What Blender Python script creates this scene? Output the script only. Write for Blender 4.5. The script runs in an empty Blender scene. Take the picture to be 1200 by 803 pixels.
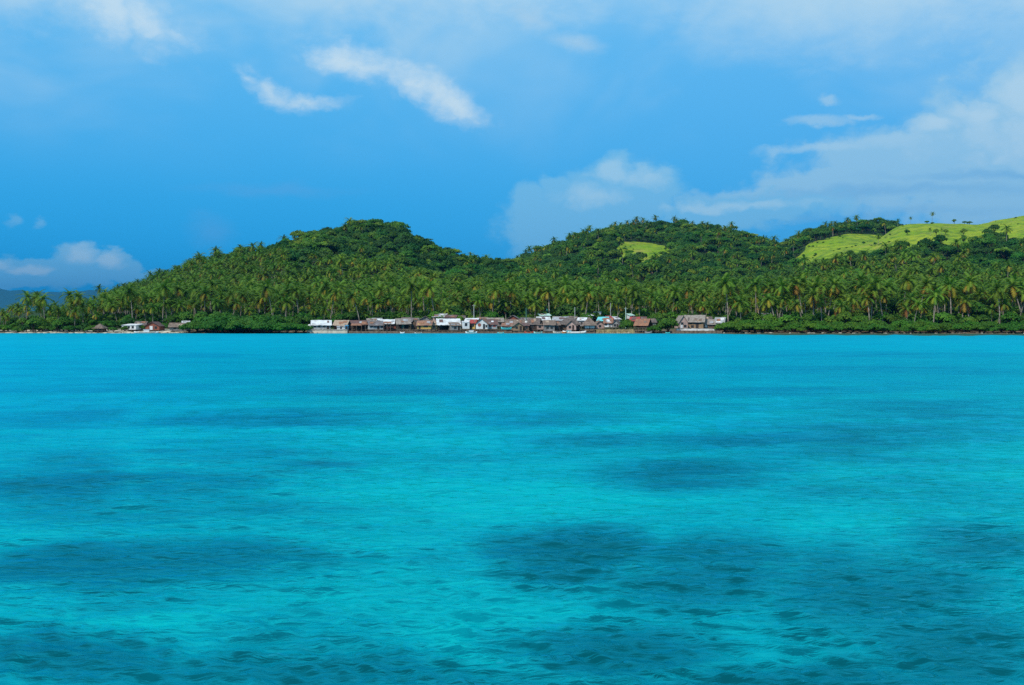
import bpy, bmesh, math, random
import numpy as np
from mathutils import Vector, Matrix, Euler

rnd = random.Random(11)
rng = np.random.default_rng(7)
SC = bpy.context.scene
COL = SC.collection
PI = math.pi
R = math.radians

# ------------------------------------------------------------------ camera
F = 1167.0            # focal length in photograph pixels (1200 wide)
HOR = 374.0           # height of the true horizon in the photograph
CZ = 5.0              # the eye is five metres above the water
cam = bpy.data.objects.new('camera', bpy.data.cameras.new('camera'))
COL.objects.link(cam)
cam.data.sensor_width = 36
cam.data.lens = 36 * F / 1200
cam.data.clip_start = 0.5
cam.data.clip_end = 60000
cam.location = (0, 0, CZ)
cam.rotation_euler = (PI / 2 - math.atan((401.5 - HOR) / F), 0, 0)
SC.camera = cam


def X(u, Y): return (u - 600) / F * Y
def Z(y, Y): return CZ - (y - HOR) / F * Y


# ------------------------------------------------------------------ helpers
def link(o, parent=None):
    COL.objects.link(o)
    if parent is not None:
        o.parent = parent
    return o


def tag(o, label, cat, group=None, kind=None):
    o['label'] = label
    o['category'] = cat
    if group: o['group'] = group
    o['kind'] = kind or 'thing'
    return o


def empty(name, loc, rz=0.0):
    o = bpy.data.objects.new(name, None)
    o.empty_display_size = 0.3
    o.location = loc
    o.rotation_euler = (0, 0, rz)
    return link(o)


def mesh_obj(name, verts, faces, mat, parent=None, smooth=False):
    me = bpy.data.meshes.new(name)
    me.from_pydata([tuple(map(float, v)) for v in verts], [], [tuple(map(int, f)) for f in faces])
    me.materials.append(mat)
    if smooth:
        me.polygons.foreach_set('use_smooth', [True] * len(me.polygons))
    me.update()
    return link(bpy.data.objects.new(name, me), parent)


def copy_tree(o, parent=None):
    c = o.copy()
    COL.objects.link(c)
    if parent is not None: c.parent = parent
    for ch in list(o.children):
        copy_tree(ch, c)
    return c


class MB:
    """collects closed shapes for one mesh"""
    def __init__(s): s.v = []; s.f = []

    def box(s, x0, x1, y0, y1, z0, z1):
        b = len(s.v)
        s.v += [(x0, y0, z0), (x1, y0, z0), (x1, y1, z0), (x0, y1, z0), (x0, y0, z1), (x1, y0, z1), (x1, y1, z1), (x0, y1, z1)]
        s.f += [tuple(b + i for i in q) for q in ((3, 2, 1, 0), (4, 5, 6, 7), (0, 1, 5, 4), (1, 2, 6, 5), (2, 3, 7, 6), (3, 0, 4, 7))]
        return s

    def tube(s, pts, rad, n=7):
        b = len(s.v)
        pts = [Vector(p) for p in pts]
        for i, p in enumerate(pts):
            d = (pts[min(i + 1, len(pts) - 1)] - pts[max(i - 1, 0)]).normalized()
            a = d.cross(Vector((0, 1, 0)) if abs(d.y) < 0.8 else Vector((1, 0, 0))).normalized()
            c = d.cross(a)
            r = rad[i] if hasattr(rad, '__len__') else rad
            for k in range(n):
                t = 2 * PI * k / n
                s.v.append(tuple(p + (a * math.cos(t) + c * math.sin(t)) * r))
        for i in range(len(pts) - 1):
            for k in range(n):
                s.f.append((b + i * n + k, b + i * n + (k + 1) % n, b + (i + 1) * n + (k + 1) % n, b + (i + 1) * n + k))
        s.f.append(tuple(b + k for k in range(n))[::-1])
        e = b + (len(pts) - 1) * n
        s.f.append(tuple(e + k for k in range(n)))
        return s

    def prism(s, prof, stations, fn):
        """prof: closed 2-D outline, swept over stations; fn(a, b, t) -> 3-D point"""
        b = len(s.v); n = len(prof)
        for t in stations:
            for (p, q) in prof: s.v.append(fn(p, q, t))
        for i in range(len(stations) - 1):
            for k in range(n):
                s.f.append((b + i * n + k, b + i * n + (k + 1) % n, b + (i + 1) * n + (k + 1) % n, b + (i + 1) * n + k))
        s.f.append(tuple(b + k for k in range(n))[::-1])
        e = b + (len(stations) - 1) * n
        s.f.append(tuple(e + k for k in range(n)))
        return s

    def build(s, name, mat, parent=None, smooth=False):
        return mesh_obj(name, s.v, s.f, mat, parent, smooth)


# value noise (numpy)
_P = rng.random((256, 256))
def vnoise(x, y):
    x = np.asarray(x, float); y = np.asarray(y, float)
    xi = np.floor(x).astype(int); yi = np.floor(y).astype(int)
    fx = x - xi; fy = y - yi
    fx = fx * fx * (3 - 2 * fx); fy = fy * fy * (3 - 2 * fy)
    g = lambda a, b: _P[a % 256, b % 256]
    return (g(xi, yi) * (1 - fx) + g(xi + 1, yi) * fx) * (1 - fy) + (g(xi, yi + 1) * (1 - fx) + g(xi + 1, yi + 1) * fx) * fy
def fbm(x, y, o=4):
    t = 0; a = 0.5; x = np.asarray(x, float); y = np.asarray(y, float)
    for k in range(o):
        t = t + a * (vnoise(x + 17.3 * k, y + 5.1 * k) - 0.5); x = x * 2.03; y = y * 2.03; a *= 0.5
    return t


def in_poly(px, py, poly):
    px = np.asarray(px, float); py = np.asarray(py, float)
    r = np.zeros(px.shape, bool)
    n = len(poly); j = n - 1
    for i in range(n):
        xi, yi = poly[i]; xj, yj = poly[j]
        c = ((yi > py) != (yj > py)) & (px < (xj - xi) * (py - yi) / ((yj - yi) or 1e-9) + xi)
        r ^= c; j = i
    return r


# ------------------------------------------------------------------ node helpers
class NT:
    def __init__(s, tree): s.t = tree; s.n = tree.nodes; s.l = tree.links
    def node(s, ty, **kw):
        n = s.n.new(ty)
        for k, v in kw.items(): setattr(n, k, v)
        return n
    def set(s, sock, v):
        if v is None: return
        if isinstance(v, bpy.types.NodeSocket): s.l.new(v, sock)
        else: sock.default_value = v
    def m(s, op, a, b=None, c=None, clamp=False):
        n = s.node('ShaderNodeMath', operation=op, use_clamp=clamp)
        s.set(n.inputs[0], a); s.set(n.inputs[1], b); s.set(n.inputs[2], c)
        return n.outputs[0]
    def vm(s, op, a, b=None, out=0):
        n = s.node('ShaderNodeVectorMath', operation=op)
        s.set(n.inputs[0], a)
        if op == 'SCALE': s.set(n.inputs[3], b)
        else: s.set(n.inputs[1], b)
        return n.outputs[out]
    def mix(s, f, a, b, blend='MIX'):
        n = s.node('ShaderNodeMix', data_type='RGBA', blend_type=blend)
        s.set(n.inputs[0], f); s.set(n.inputs[6], col4(a)); s.set(n.inputs[7], col4(b))
        return n.outputs[2]
    def noise(s, vec, scale, detail=3, rough=0.5, dist=0.0, color=False):
        n = s.node('ShaderNodeTexNoise')
        s.set(n.inputs['Vector'], vec)
        n.inputs['Scale'].default_value = scale; n.inputs['Detail'].default_value = detail
        n.inputs['Roughness'].default_value = rough; n.inputs['Distortion'].default_value = dist
        return n.outputs['Color' if color else 'Fac']
    def ramp(s, f, pts, interp='LINEAR'):
        n = s.node('ShaderNodeValToRGB'); cr = n.color_ramp; cr.interpolation = interp
        while len(cr.elements) < len(pts): cr.elements.new(0.5)
        for e, (p, c) in zip(cr.elements, pts): e.position = p; e.color = col4(c) if hasattr(c, '__len__') else (c, c, c, 1)
        s.set(n.inputs[0], f)
        return n.outputs[0]
    def remap(s, f, a, b, c=0.0, d=1.0, smooth=True):
        n = s.node('ShaderNodeMapRange', interpolation_type='SMOOTHSTEP' if smooth else 'LINEAR')
        s.set(n.inputs[0], f)
        for i, v in enumerate((a, b, c, d)): n.inputs[1 + i].default_value = v
        return n.outputs[0]
    def attr(s, name):
        return s.node('ShaderNodeAttribute', attribute_name=name).outputs['Fac']


def col4(c):
    if isinstance(c, bpy.types.NodeSocket) or not hasattr(c, '__len__'): return c
    return (c[0], c[1], c[2], 1.0)


def material(name):
    m = bpy.data.materials.new(name); m.use_nodes = True
    t = NT(m.node_tree); t.n.clear()
    out = t.node('ShaderNodeOutputMaterial')
    return m, t, out


def principled(t, out, color, rough=0.8, spec=0.3, bump=None, bstr=0.3, bdist=0.05, metal=0.0):
    p = t.node('ShaderNodeBsdfPrincipled')
    t.set(p.inputs['Base Color'], col4(color)); t.set(p.inputs['Roughness'], rough)
    p.inputs['Specular IOR Level'].default_value = spec
    p.inputs['Metallic'].default_value = metal
    if bump is not None:
        b = t.node('ShaderNodeBump'); b.inputs['Strength'].default_value = bstr; b.inputs['Distance'].default_value = bdist
        t.set(b.inputs['Height'], bump); t.l.new(b.outputs[0], p.inputs['Normal'])
    t.l.new(p.outputs[0], out.inputs[0])
    return p


def mat_worn(name, c1, c2, scale=1.5, rough=0.8, spec=0.3, stripes=None, streak=False, bstr=0.4):
    """painted or bare board, thatch, sheet metal: two tones in blotches, optional ribs along local X"""
    m, t, out = material(name)
    co = t.node('ShaderNodeTexCoord').outputs['Object']
    oi = t.node('ShaderNodeObjectInfo').outputs['Random']
    off = t.vm('ADD', co, t.vm('SCALE', (37.0, 19.0, 11.0), oi))
    mp = t.node('ShaderNodeMapping'); t.l.new(off, mp.inputs[0])
    mp.inputs['Scale'].default_value = (1, 1, 0.25) if streak else (1, 1, 1)
    n = t.noise(mp.outputs[0], scale, 5, 0.65)
    f = t.remap(n, 0.36, 0.64)
    c = t.mix(f, c1, c2)
    fine = t.noise(off, scale * 7, 3, 0.6)
    c = t.mix(0.35, c, t.ramp(fine, [(0.3, (0.55,) * 3), (0.7, (1.0,) * 3)]), 'MULTIPLY')
    h = fine
    if stripes:
        sx = t.node('ShaderNodeSeparateXYZ'); t.l.new(co, sx.inputs[0])
        w = t.m('SINE', t.m('MULTIPLY', t.m('ADD', sx.outputs[0], sx.outputs[1]), 2 * PI / stripes))
        h = t.m('ADD', t.m('MULTIPLY', w, 0.6), fine)
    principled(t, out, c, rough, spec, h, bstr, 0.04)
    return m


def mat_leaf(name, ramp, trans=0.25, hue=0.06, val=0.35, spec=0.15):
    """leaf with an 'age' attribute; every plant and every clump differs a little"""
    m, t, out = material(name)
    age = t.attr('age')
    oi = t.node('ShaderNodeObjectInfo').outputs['Random']
    c = t.ramp(age, ramp)
    hs = t.node('ShaderNodeHueSaturation')
    loc = t.node('ShaderNodeObjectInfo').outputs['Location']
    h1 = t.node('ShaderNodeTexWhiteNoise', noise_dimensions='3D'); t.l.new(loc, h1.inputs[0])
    big = t.noise(loc, 0.012, 4, 0.6)
    hx = t.m('ADD', t.m('MULTIPLY', h1.outputs[0], 0.6), t.m('MULTIPLY', t.remap(big, 0.35, 0.65), 0.4))
    t.set(hs.inputs['Hue'], t.m('ADD', 0.5 + hue * 0.5, t.m('MULTIPLY', hx, -hue)))
    sx = t.node('ShaderNodeSeparateColor'); t.l.new(h1.outputs[1], sx.inputs[0])
    r2 = t.m('ADD', t.m('MULTIPLY', t.m('POWER', sx.outputs[1], 1.3), 0.5), t.m('MULTIPLY', t.remap(big, 0.38, 0.60), 0.5))  # plant variety, plus broad light and shadow put into the leaf colour
    t.set(hs.inputs['Value'], t.m('ADD', 1 - val * 0.55, t.m('MULTIPLY', r2, val * 1.2)))
    t.set(hs.inputs['Color'], c)
    d = t.node('ShaderNodeBsdfPrincipled'); t.l.new(hs.outputs[0], d.inputs['Base Color'])
    d.inputs['Roughness'].default_value = 0.6; d.inputs['Specular IOR Level'].default_value = spec
    tr = t.node('ShaderNodeBsdfTranslucent'); t.l.new(hs.outputs[0], tr.inputs[0])
    mx = t.node('ShaderNodeMixShader'); mx.inputs[0].default_value = trans
    t.l.new(d.outputs[0], mx.inputs[1]); t.l.new(tr.outputs[0], mx.inputs[2]); t.l.new(mx.outputs[0], out.inputs[0])
    return m


M = {}
M['bark'] = mat_worn('bark', (0.17, 0.14, 0.11), (0.34, 0.30, 0.25), 1.2, 0.9, 0.1)
M['dark_bark'] = mat_worn('dark_bark', (0.05, 0.035, 0.025), (0.11, 0.085, 0.06), 1.2, 0.9, 0.1)
M['palm_leaf'] = mat_leaf('palm_leaf', [(0.0, (0.080, 0.180, 0.014)), (0.40, (0.175, 0.235, 0.018)), (0.64, (0.36, 0.28, 0.030)), (1.0, (0.26, 0.115, 0.028))], 0.32, 0.05, 0.55)
M['tree_leaf'] = mat_leaf('tree_leaf', [(0.0, (0.036, 0.115, 0.012)), (0.6, (0.078, 0.180, 0.016)), (1.0, (0.16, 0.26, 0.024))], 0.32, 0.07, 0.85)
M['dark_leaf'] = mat_leaf('dark_leaf', [(0.0, (0.019, 0.076, 0.014)), (1.0, (0.055, 0.145, 0.018))], 0.28, 0.06, 0.7)
M['light_leaf'] = mat_leaf('light_leaf', [(0.0, (0.10, 0.20, 0.014)), (1.0, (0.21, 0.29, 0.022))], 0.32, 0.07, 0.5)
M['mangrove_leaf'] = mat_leaf('mangrove_leaf', [(0.0, (0.026, 0.105, 0.010)), (1.0, (0.080, 0.195, 0.013))], 0.3, 0.05, 0.5)

M['thatch'] = mat_worn('thatch', (0.13, 0.095, 0.075), (0.24, 0.18, 0.145), 1.6, 0.95, 0.1, None, True, 0.6)
M['old_thatch'] = mat_worn('old_thatch', (0.09, 0.072, 0.065), (0.17, 0.14, 0.125), 1.6, 0.95, 0.1, None, True, 0.6)
M['tan_thatch'] = mat_worn('tan_thatch', (0.30, 0.22, 0.16), (0.42, 0.33, 0.25), 1.6, 0.95, 0.1, None, True, 0.6)
M['grey_thatch'] = mat_worn('grey_thatch', (0.20, 0.165, 0.14), (0.31, 0.27, 0.235), 1.4, 0.95, 0.1, None, True, 0.6)
M['bright_metal'] = mat_worn('bright_metal', (0.72, 0.73, 0.74), (0.48, 0.47, 0.45), 0.7, 0.45, 0.5, 0.3)
M['grey_metal'] = mat_worn('grey_metal', (0.38, 0.40, 0.42), (0.26, 0.25, 0.25), 0.7, 0.55, 0.5, 0.3)
M['dull_metal'] = mat_worn('dull_metal', (0.18, 0.17, 0.18), (0.13, 0.10, 0.09), 0.7, 0.6, 0.4, 0.3)
M['rust_metal'] = mat_worn('rust_metal', (0.33, 0.155, 0.085), (0.19, 0.095, 0.065), 0.9, 0.8, 0.3, 0.3)
M['brown_metal'] = mat_worn('brown_metal', (0.30, 0.16, 0.10), (0.20, 0.105, 0.08), 0.9, 0.8, 0.3, 0.3)
M['red_metal'] = mat_worn('red_metal', (0.36, 0.045, 0.035), (0.24, 0.045, 0.035), 0.8, 0.6, 0.4, 0.3)
M['maroon_metal'] = mat_worn('maroon_metal', (0.15, 0.075, 0.065), (0.10, 0.065, 0.06), 0.8, 0.7, 0.3, 0.3)
M['cyan_metal'] = mat_worn('cyan_metal', (0.10, 0.55, 0.56), (0.16, 0.50, 0.52), 0.8, 0.5, 0.4, 0.3)
M['mint_metal'] = mat_worn('mint_metal', (0.50, 0.72, 0.62), (0.40, 0.62, 0.55), 0.8, 0.5, 0.4, 0.3)
M['white'] = mat_worn('white_paint', (0.74, 0.74, 0.73), (0.56, 0.56, 0.55), 0.9, 0.7, 0.3, 0.25, True, 0.2)
M['cream'] = mat_worn('cream_paint', (0.66, 0.60, 0.48), (0.48, 0.42, 0.34), 0.9, 0.75, 0.3, 0.25, True, 0.2)
M['grey'] = mat_worn('grey_board', (0.30, 0.30, 0.29), (0.19, 0.18, 0.17), 1.0, 0.85, 0.2, 0.22, True)
M['pale_grey'] = mat_worn('pale_grey_board', (0.46, 0.48, 0.48), (0.33, 0.33, 0.33), 1.0, 0.85, 0.2, 0.22, True)
M['brown'] = mat_worn('brown_board', (0.17, 0.11, 0.075), (0.11, 0.075, 0.055), 1.0, 0.9, 0.2, 0.22, True)
M['dark'] = mat_worn('dark_board', (0.065, 0.048, 0.04), (0.04, 0.03, 0.027), 1.0, 0.9, 0.2, 0.22, True)
M['tan'] = mat_worn('tan_woven_wall', (0.36, 0.25, 0.15), (0.26, 0.17, 0.10), 1.5, 0.9, 0.2, 0.3, False)
M['yellow'] = mat_worn('yellow_paint', (0.62, 0.40, 0.10), (0.48, 0.30, 0.10), 0.9, 0.8, 0.2, 0.25, True)
M['pink'] = mat_worn('faded_pink_board', (0.52, 0.36, 0.31), (0.38, 0.26, 0.22), 0.9, 0.85, 0.2, 0.25, True)
M['reddish'] = mat_worn('reddish_board', (0.30, 0.095, 0.06), (0.20, 0.075, 0.055), 0.9, 0.85, 0.2, 0.25, True)
M['blue'] = mat_worn('blue_paint', (0.035, 0.22, 0.38), (0.05, 0.18, 0.30), 0.9, 0.7, 0.3, 0.25, True)
M['green_paint'] = mat_worn('green_paint', (0.10, 0.26, 0.19), (0.08, 0.19, 0.15), 0.9, 0.8, 0.2, 0.25, True)
M['teal_paint'] = mat_worn('teal_paint', (0.05, 0.50, 0.50), (0.06, 0.40, 0.44), 0.9, 0.5, 0.4)
M['orange_paint'] = mat_worn('orange_paint', (0.60, 0.22, 0.05), (0.50, 0.17, 0.05), 0.9, 0.6, 0.4)
M['red_paint'] = mat_worn('red_paint', (0.55, 0.05, 0.03), (0.42, 0.05, 0.035), 0.9, 0.6, 0.4)
M['boat_white'] = mat_worn('boat_white', (0.80, 0.80, 0.78), (0.68, 0.68, 0.66), 0.6, 0.5, 0.4)
M['wood'] = mat_worn('weathered_wood', (0.13, 0.10, 0.075), (0.20, 0.16, 0.125), 1.5, 0.9, 0.1)
M['bamboo'] = mat_worn('bamboo', (0.42, 0.35, 0.20), (0.32, 0.25, 0.14), 1.5, 0.7, 0.3)
M['concrete'] = mat_worn('concrete', (0.46, 0.43, 0.37), (0.30, 0.27, 0.22), 1.0, 0.9, 0.2, None, True)
M['white_wall'] = mat_worn('limewashed_wall', (0.74, 0.73, 0.70), (0.48, 0.46, 0.42), 1.2, 0.9, 0.2, None, True)
M['ochre_stone'] = mat_worn('ochre_stone', (0.42, 0.33, 0.16), (0.15, 0.11, 0.065), 0.7, 0.95, 0.1)
M['rock'] = mat_worn('shore_rock', (0.22, 0.165, 0.12), (0.11, 0.08, 0.06), 1.3, 0.95, 0.1)
M['pale_rock'] = mat_worn('pale_shore_rock', (0.45, 0.39, 0.31), (0.28, 0.23, 0.18), 1.3, 0.95, 0.1)
M['pane'] = mat_worn('dark_opening', (0.02, 0.02, 0.022), (0.03, 0.028, 0.026), 1.0, 0.4, 0.4)
M['pole'] = mat_worn('pole_grey', (0.40, 0.42, 0.40), (0.30, 0.32, 0.31), 1.0, 0.7, 0.3)

# ------------------------------------------------------------------ terrain
US = np.array([-500, 0, 215, 290, 360, 700, 850, 1000, 1200, 1800.])
YS = np.array([358, 354, 352, 346, 350, 350, 349, 345, 341, 335.])
def shore(u): return np.interp(u, US, YS)


def crest(pts, drop):
    us = [p[0] for p in pts]; ys = [p[1] + drop for p in pts]
    return np.array(us, float), np.array(ys, float)


HILL_A = (*crest([(-400, 372), (-100, 366), (0, 362), (60, 356), (120, 352), (150, 345), (200, 331), (230, 317), (265, 309), (300, 298), (340, 282), (380, 272), (420, 264), (440, 262.5), (455, 264), (475, 271), (492, 284), (512, 292), (530, 300), (560, 305), (590, 309), (615, 316), (650, 326), (700, 340), (780, 352), (900, 366), (1000, 374)], 6.5), 800.0, 455.0, 190.0)
HILL_B = (*crest([(400, 374), (480, 350), (540, 325), (580, 312), (600, 306), (640, 290), (680, 275), (700, 271), (730, 264), (760, 261), (790, 261), (830, 265), (870, 272), (900, 281), (920, 288), (960, 298), (1020, 315), (1200, 350)], 7), 1150.0, 500.0, 260.0)
HILL_D = (*crest([(800, 374), (860, 320), (890, 290), (920, 283), (935, 275), (950, 268), (970, 266), (1000, 261), (1030, 258), (1045, 259), (1060, 266), (1100, 285), (1200, 330)], 7), 1200.0, 600.0, 220.0)
HILL_C = (*crest([(700, 374), (780, 352), (830, 342), (880, 326), (910, 318), (930, 308), (942, 301), (960, 295), (990, 288), (1020, 282), (1038, 272), (1055, 263), (1090, 259), (1130, 259), (1145, 258.5), (1160, 254), (1200, 248), (1250, 244), (1320, 246), (1450, 262), (1700, 300)], 0), 930.0, 450.0, 240.0)


def hill(u, Y, H):
    us, ys, yc, yf, bw = H
    ce = np.interp(u, us, ys)
    ce = sum(np.interp(u + d, us, ys) for d in (-9, -4, 0, 4, 9)) / 5
    hc = np.maximum(CZ - (ce - HOR) / F * yc, 0)
    yc2 = yc + 45 * np.sin(u / 57.0) + 30 * np.sin(u / 23.0 + yc)
    hc = hc * (yc2 / yc) ** 0.9
    t = np.clip((Y - yf) / (yc2 - yf), 0, 1)
    fr = 0.5 - 0.5 * np.cos(PI * t)
    fr = 0.45 * fr + 0.55 * t ** 1.1 * (1 - 0.25 * (t - 1) ** 2)
    back = np.exp(-((np.maximum(Y - yc2, 0)) / bw) ** 2)
    return hc * np.where(Y <= yc2, fr, back)


def ground(x, y):
    x = np.asarray(x, float); y = np.asarray(y, float)
    u = 600 + F * x / np.maximum(y, 1.0)
    d = y - shore(u) - 3 * fbm(x / 14.0, y / 40.0 + 3, 3)
    z = np.interp(d, [-60, -10, 0, 6, 14, 45, 140, 260], [-4, -1.0, -0.12, 0.55, 1.1, 2.0, 5.0, 6.5])
    hs = [hill(u, y, H) for H in (HILL_A, HILL_B, HILL_C, HILL_D)]
    k = 4.0
    mx = np.maximum.reduce(hs)
    sm = mx + k * np.log(sum(np.exp((h - mx) / k) for h in hs)) - k * math.log(4)
    sm = np.maximum(sm, mx * 0.98)
    z = np.where(d > 0, np.maximum(z, 0) + np.maximum(sm - np.minimum(z, 6.5) * np.clip(sm / 12, 0, 1), 0), z)
    amp = np.clip((z - 8) / 25, 0, 1)
    z = z + amp * (9.0 * fbm(x / 75.0, y / 75.0, 4) - 0.5)
    fall = np.clip((1900 - y) / 300, 0, 1)
    return np.where(d > 0, z * fall - 4 * (1 - fall), z)


def proj(x, y, z):
    return 600 + F * x / y, HOR - F * (z - CZ) / y


GRASS_C = [(916, 314), (933, 301), (950, 286), (985, 274), (1020, 268), (1036, 255), (1060, 240), (1215, 228), (1400, 225), (1400, 292), (1215, 297), (1196, 292), (1182, 287), (1165, 281), (1148, 283), (1128, 285), (1104, 290), (1088, 290), (1070, 294), (1052, 297), (1040, 304), (1020, 309), (1000, 310), (985, 313), (960, 317), (936, 321)]
KNOLL_C = [(1100, 294), (1112, 288), (1125, 286), (1138, 289), (1142, 296), (1120, 298)]
GRASS_B = [(717, 295), (730, 287), (745, 283), (760, 285), (778, 289), (789, 294), (784, 304), (770, 308), (752, 309), (735, 308), (720, 304)]
GRASS_B2 = [(708, 322), (722, 320), (738, 316), (752, 312), (764, 309), (775, 305), (777, 311), (762, 319), (740, 323), (715, 325)]
BARE_B = [(757, 319), (761, 315), (768, 315), (769, 320), (760, 322)]
GRASS_A = [(335, 326), (350, 319), (372, 317), (392, 320), (385, 328), (355, 331)]


def grass_mask(x, y, z):
    u, v = proj(x, y, z)
    wob = 3.0 * fbm(x / 22.0, y / 22.0, 3); v = v + wob * 3; u2 = u + wob * 4
    g = in_poly(u2, v, GRASS_C) & (y > 640) & (y < 1080)
    g |= in_poly(u2, v, KNOLL_C) & (y > 600) & (y < 960)
    g |= in_poly(u2, v, GRASS_B) & (y > 800) & (y < 1150)
    g |= in_poly(u2, v, GRASS_B2) & (y > 700) & (y < 1100)
    g |= in_poly(u2, v, GRASS_A) & (y > 500) & (y < 800)
    return g


# terrain sheet
def build_terrain():
    us = np.concatenate([np.linspace(-520, -60, 60), np.linspace(-55, 1255, 520), np.linspace(1262, 1720, 60)])
    ys = np.concatenate([np.linspace(300, 380, 60), np.linspace(382, 1000, 210), np.linspace(1008, 1300, 60), np.linspace(1320, 1950, 24)])
    U, Yg = np.meshgrid(us, ys)
    Xg = (U - 600) / F * Yg
    Zg = ground(Xg, Yg)
    edge = np.minimum(np.clip((U + 520) / 120, 0, 1), np.clip((1720 - U) / 120, 0, 1))
    Zg = Zg * edge - 3 * (1 - edge)
    nr, nc = U.shape
    v = np.stack([Xg, Yg, Zg], -1).reshape(-1, 3)
    i = np.arange(nr * nc).reshape(nr, nc)
    q = np.stack([i[:-1, :-1], i[:-1, 1:], i[1:, 1:], i[1:, :-1]], -1).reshape(-1, 4)
    me = grid_mesh('ground', v, q)
    g = grass_mask(v[:, 0], v[:, 1], v[:, 2]).astype(np.float32)
    gg = g.reshape(nr, nc)
    gg[1:-1, 1:-1] = (gg[1:-1, 1:-1] * 2 + gg[:-2, 1:-1] + gg[2:, 1:-1] + gg[1:-1, :-2] + gg[1:-1, 2:]) / 6
    at = me.attributes.new('grassy', 'FLOAT', 'POINT'); at.data.foreach_set('value', gg.reshape(-1).astype(np.float32))
    uu, vv = proj(v[:, 0], v[:, 1], v[:, 2])
    at = me.attributes.new('bare', 'FLOAT', 'POINT'); at.data.foreach_set('value', (in_poly(uu, vv, BARE_B) & (v[:, 1] > 700)).astype(np.float32))
    sand = np.interp(uu, [-100, 120, 212, 222], [0.9, 1, 1, 0]).astype(np.float32)
    at = me.attributes.new('sandy', 'FLOAT', 'POINT'); at.data.foreach_set('value', sand)
    me.materials.append(terrain_mat())
    o = link(bpy.data.objects.new('ground', me)); tag(o, 'island ground rising from a brown shore to forested hills and grassy slopes', 'ground', kind='structure')
    return o


def grid_mesh(name, v, q, smooth=True):
    me = bpy.data.meshes.new(name)
    me.vertices.add(len(v)); me.vertices.foreach_set('co', v.astype(np.float32).reshape(-1))
    n = q.shape[1]
    me.loops.add(q.size); me.loops.foreach_set('vertex_index', q.astype(np.int32).reshape(-1))
    me.polygons.add(len(q)); me.polygons.foreach_set('loop_start', np.arange(0, q.size, n, dtype=np.int32))
    me.polygons.foreach_set('loop_total', np.full(len(q), n, np.int32))
    if smooth: me.polygons.foreach_set('use_smooth', np.ones(len(q), bool))
    me.update(calc_edges=True)
    return me


def terrain_mat():
    m, t, out = material('ground')
    pos = t.node('ShaderNodeNewGeometry').outputs['Position']
    sx = t.node('ShaderNodeSeparateXYZ'); t.l.new(pos, sx.inputs[0]); z = sx.outputs[2]
    n1 = t.noise(pos, 0.035, 5, 0.6); n2 = t.noise(pos, 0.6, 4, 0.65); n3 = t.noise(pos, 0.11, 4, 0.65)
    floor_ = t.mix(n2, (0.012, 0.035, 0.010), (0.035, 0.065, 0.014))
    gr = t.mix(t.remap(n1, 0.35, 0.65), (0.155, 0.265, 0.010), (0.265, 0.320, 0.020))
    gr = t.mix(t.remap(n3, 0.47, 0.62, 0, 0.85), gr, (0.075, 0.150, 0.014))
    gr = t.mix(t.remap(n2, 0.50, 0.66, 0, 0.75), gr, (0.105, 0.135, 0.022))
    gr = t.mix(t.remap(t.noise(pos, 0.055, 3, 0.6, 0.4), 0.60, 0.70, 0, 0.5), gr, (0.30, 0.22, 0.07))
    c = t.mix(t.remap(t.m('ADD', t.attr('grassy'), t.m('MULTIPLY', t.m('SUBTRACT', n3, 0.5), 0.5)), 0.4, 0.6), floor_, gr)
    c = t.mix(t.attr('bare'), c, (0.22, 0.11, 0.06))
    mud = t.mix(n2, (0.085, 0.06, 0.04), (0.21, 0.155, 0.10))
    sand = t.mix(t.remap(t.noise(pos, 0.35, 4, 0.6), 0.42, 0.60), (0.55, 0.49, 0.38), (0.09, 0.085, 0.05))
    low = t.mix(t.attr('sandy'), mud, sand)
    c = t.mix(t.remap(t.m('ADD', z, t.m('MULTIPLY', t.m('SUBTRACT', n2, 0.5), 1.2)), 0.9, 1.6), low, c)
    principled(t, out, c, 0.95, 0.1, n2, 0.6, 0.6)
    return m


build_terrain()

# distant range, twelve kilometres off
def build_range():
    us = np.linspace(-900, 700, 240)
    top = np.interp(us, [-900, -500, -200, -80, -20, 10, 30, 50, 70, 85, 105, 118, 140, 200, 300, 400, 600, 700], [377, 352, 336, 335, 338, 340, 342.5, 344, 341.5, 340.5, 341, 344, 347, 350, 352, 360, 372, 378])
    top = top + 1.6 * fbm(us / 17.0, us * 0 + 2, 4)
    ks = np.linspace(0, 1, 26)
    U, K = np.meshgrid(us, ks)
    T = np.interp(U, us, top)
    Yg = 16800 + 3000 * K
    hz = (CZ - (T - HOR) / F * 18000)
    h = hz * np.where(K < 0.46, np.sin(np.clip(K / 0.46, 0, 1) * PI / 2) ** 0.9, np.cos(np.clip((K - 0.46) / 0.54, 0, 1) * PI / 2))
    Xg = (U - 600) / F * 18000
    h = h * (1 + 0.35 * fbm(Xg / 420.0, Yg / 420.0, 4) * np.sin(K * PI)) - 2
    i = np.arange(U.size).reshape(U.shape)
    q = np.stack([i[:-1, :-1], i[:-1, 1:], i[1:, 1:], i[1:, :-1]], -1).reshape(-1, 4)
    me = grid_mesh('hills', np.stack([Xg, Yg, h], -1).reshape(-1, 3), q)
    m, t, out = material('far_forest')
    pos = t.node('ShaderNodeNewGeometry').outputs['Position']
    principled(t, out, t.mix(t.noise(pos, 0.01, 5, 0.6), (0.02, 0.06, 0.015), (0.05, 0.10, 0.02)), 0.95, 0.05)
    me.materials.append(m)
    o = link(bpy.data.objects.new('hills', me)); tag(o, 'far blue range of hills behind the left palms', 'hills', kind='structure')
build_range()

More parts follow.
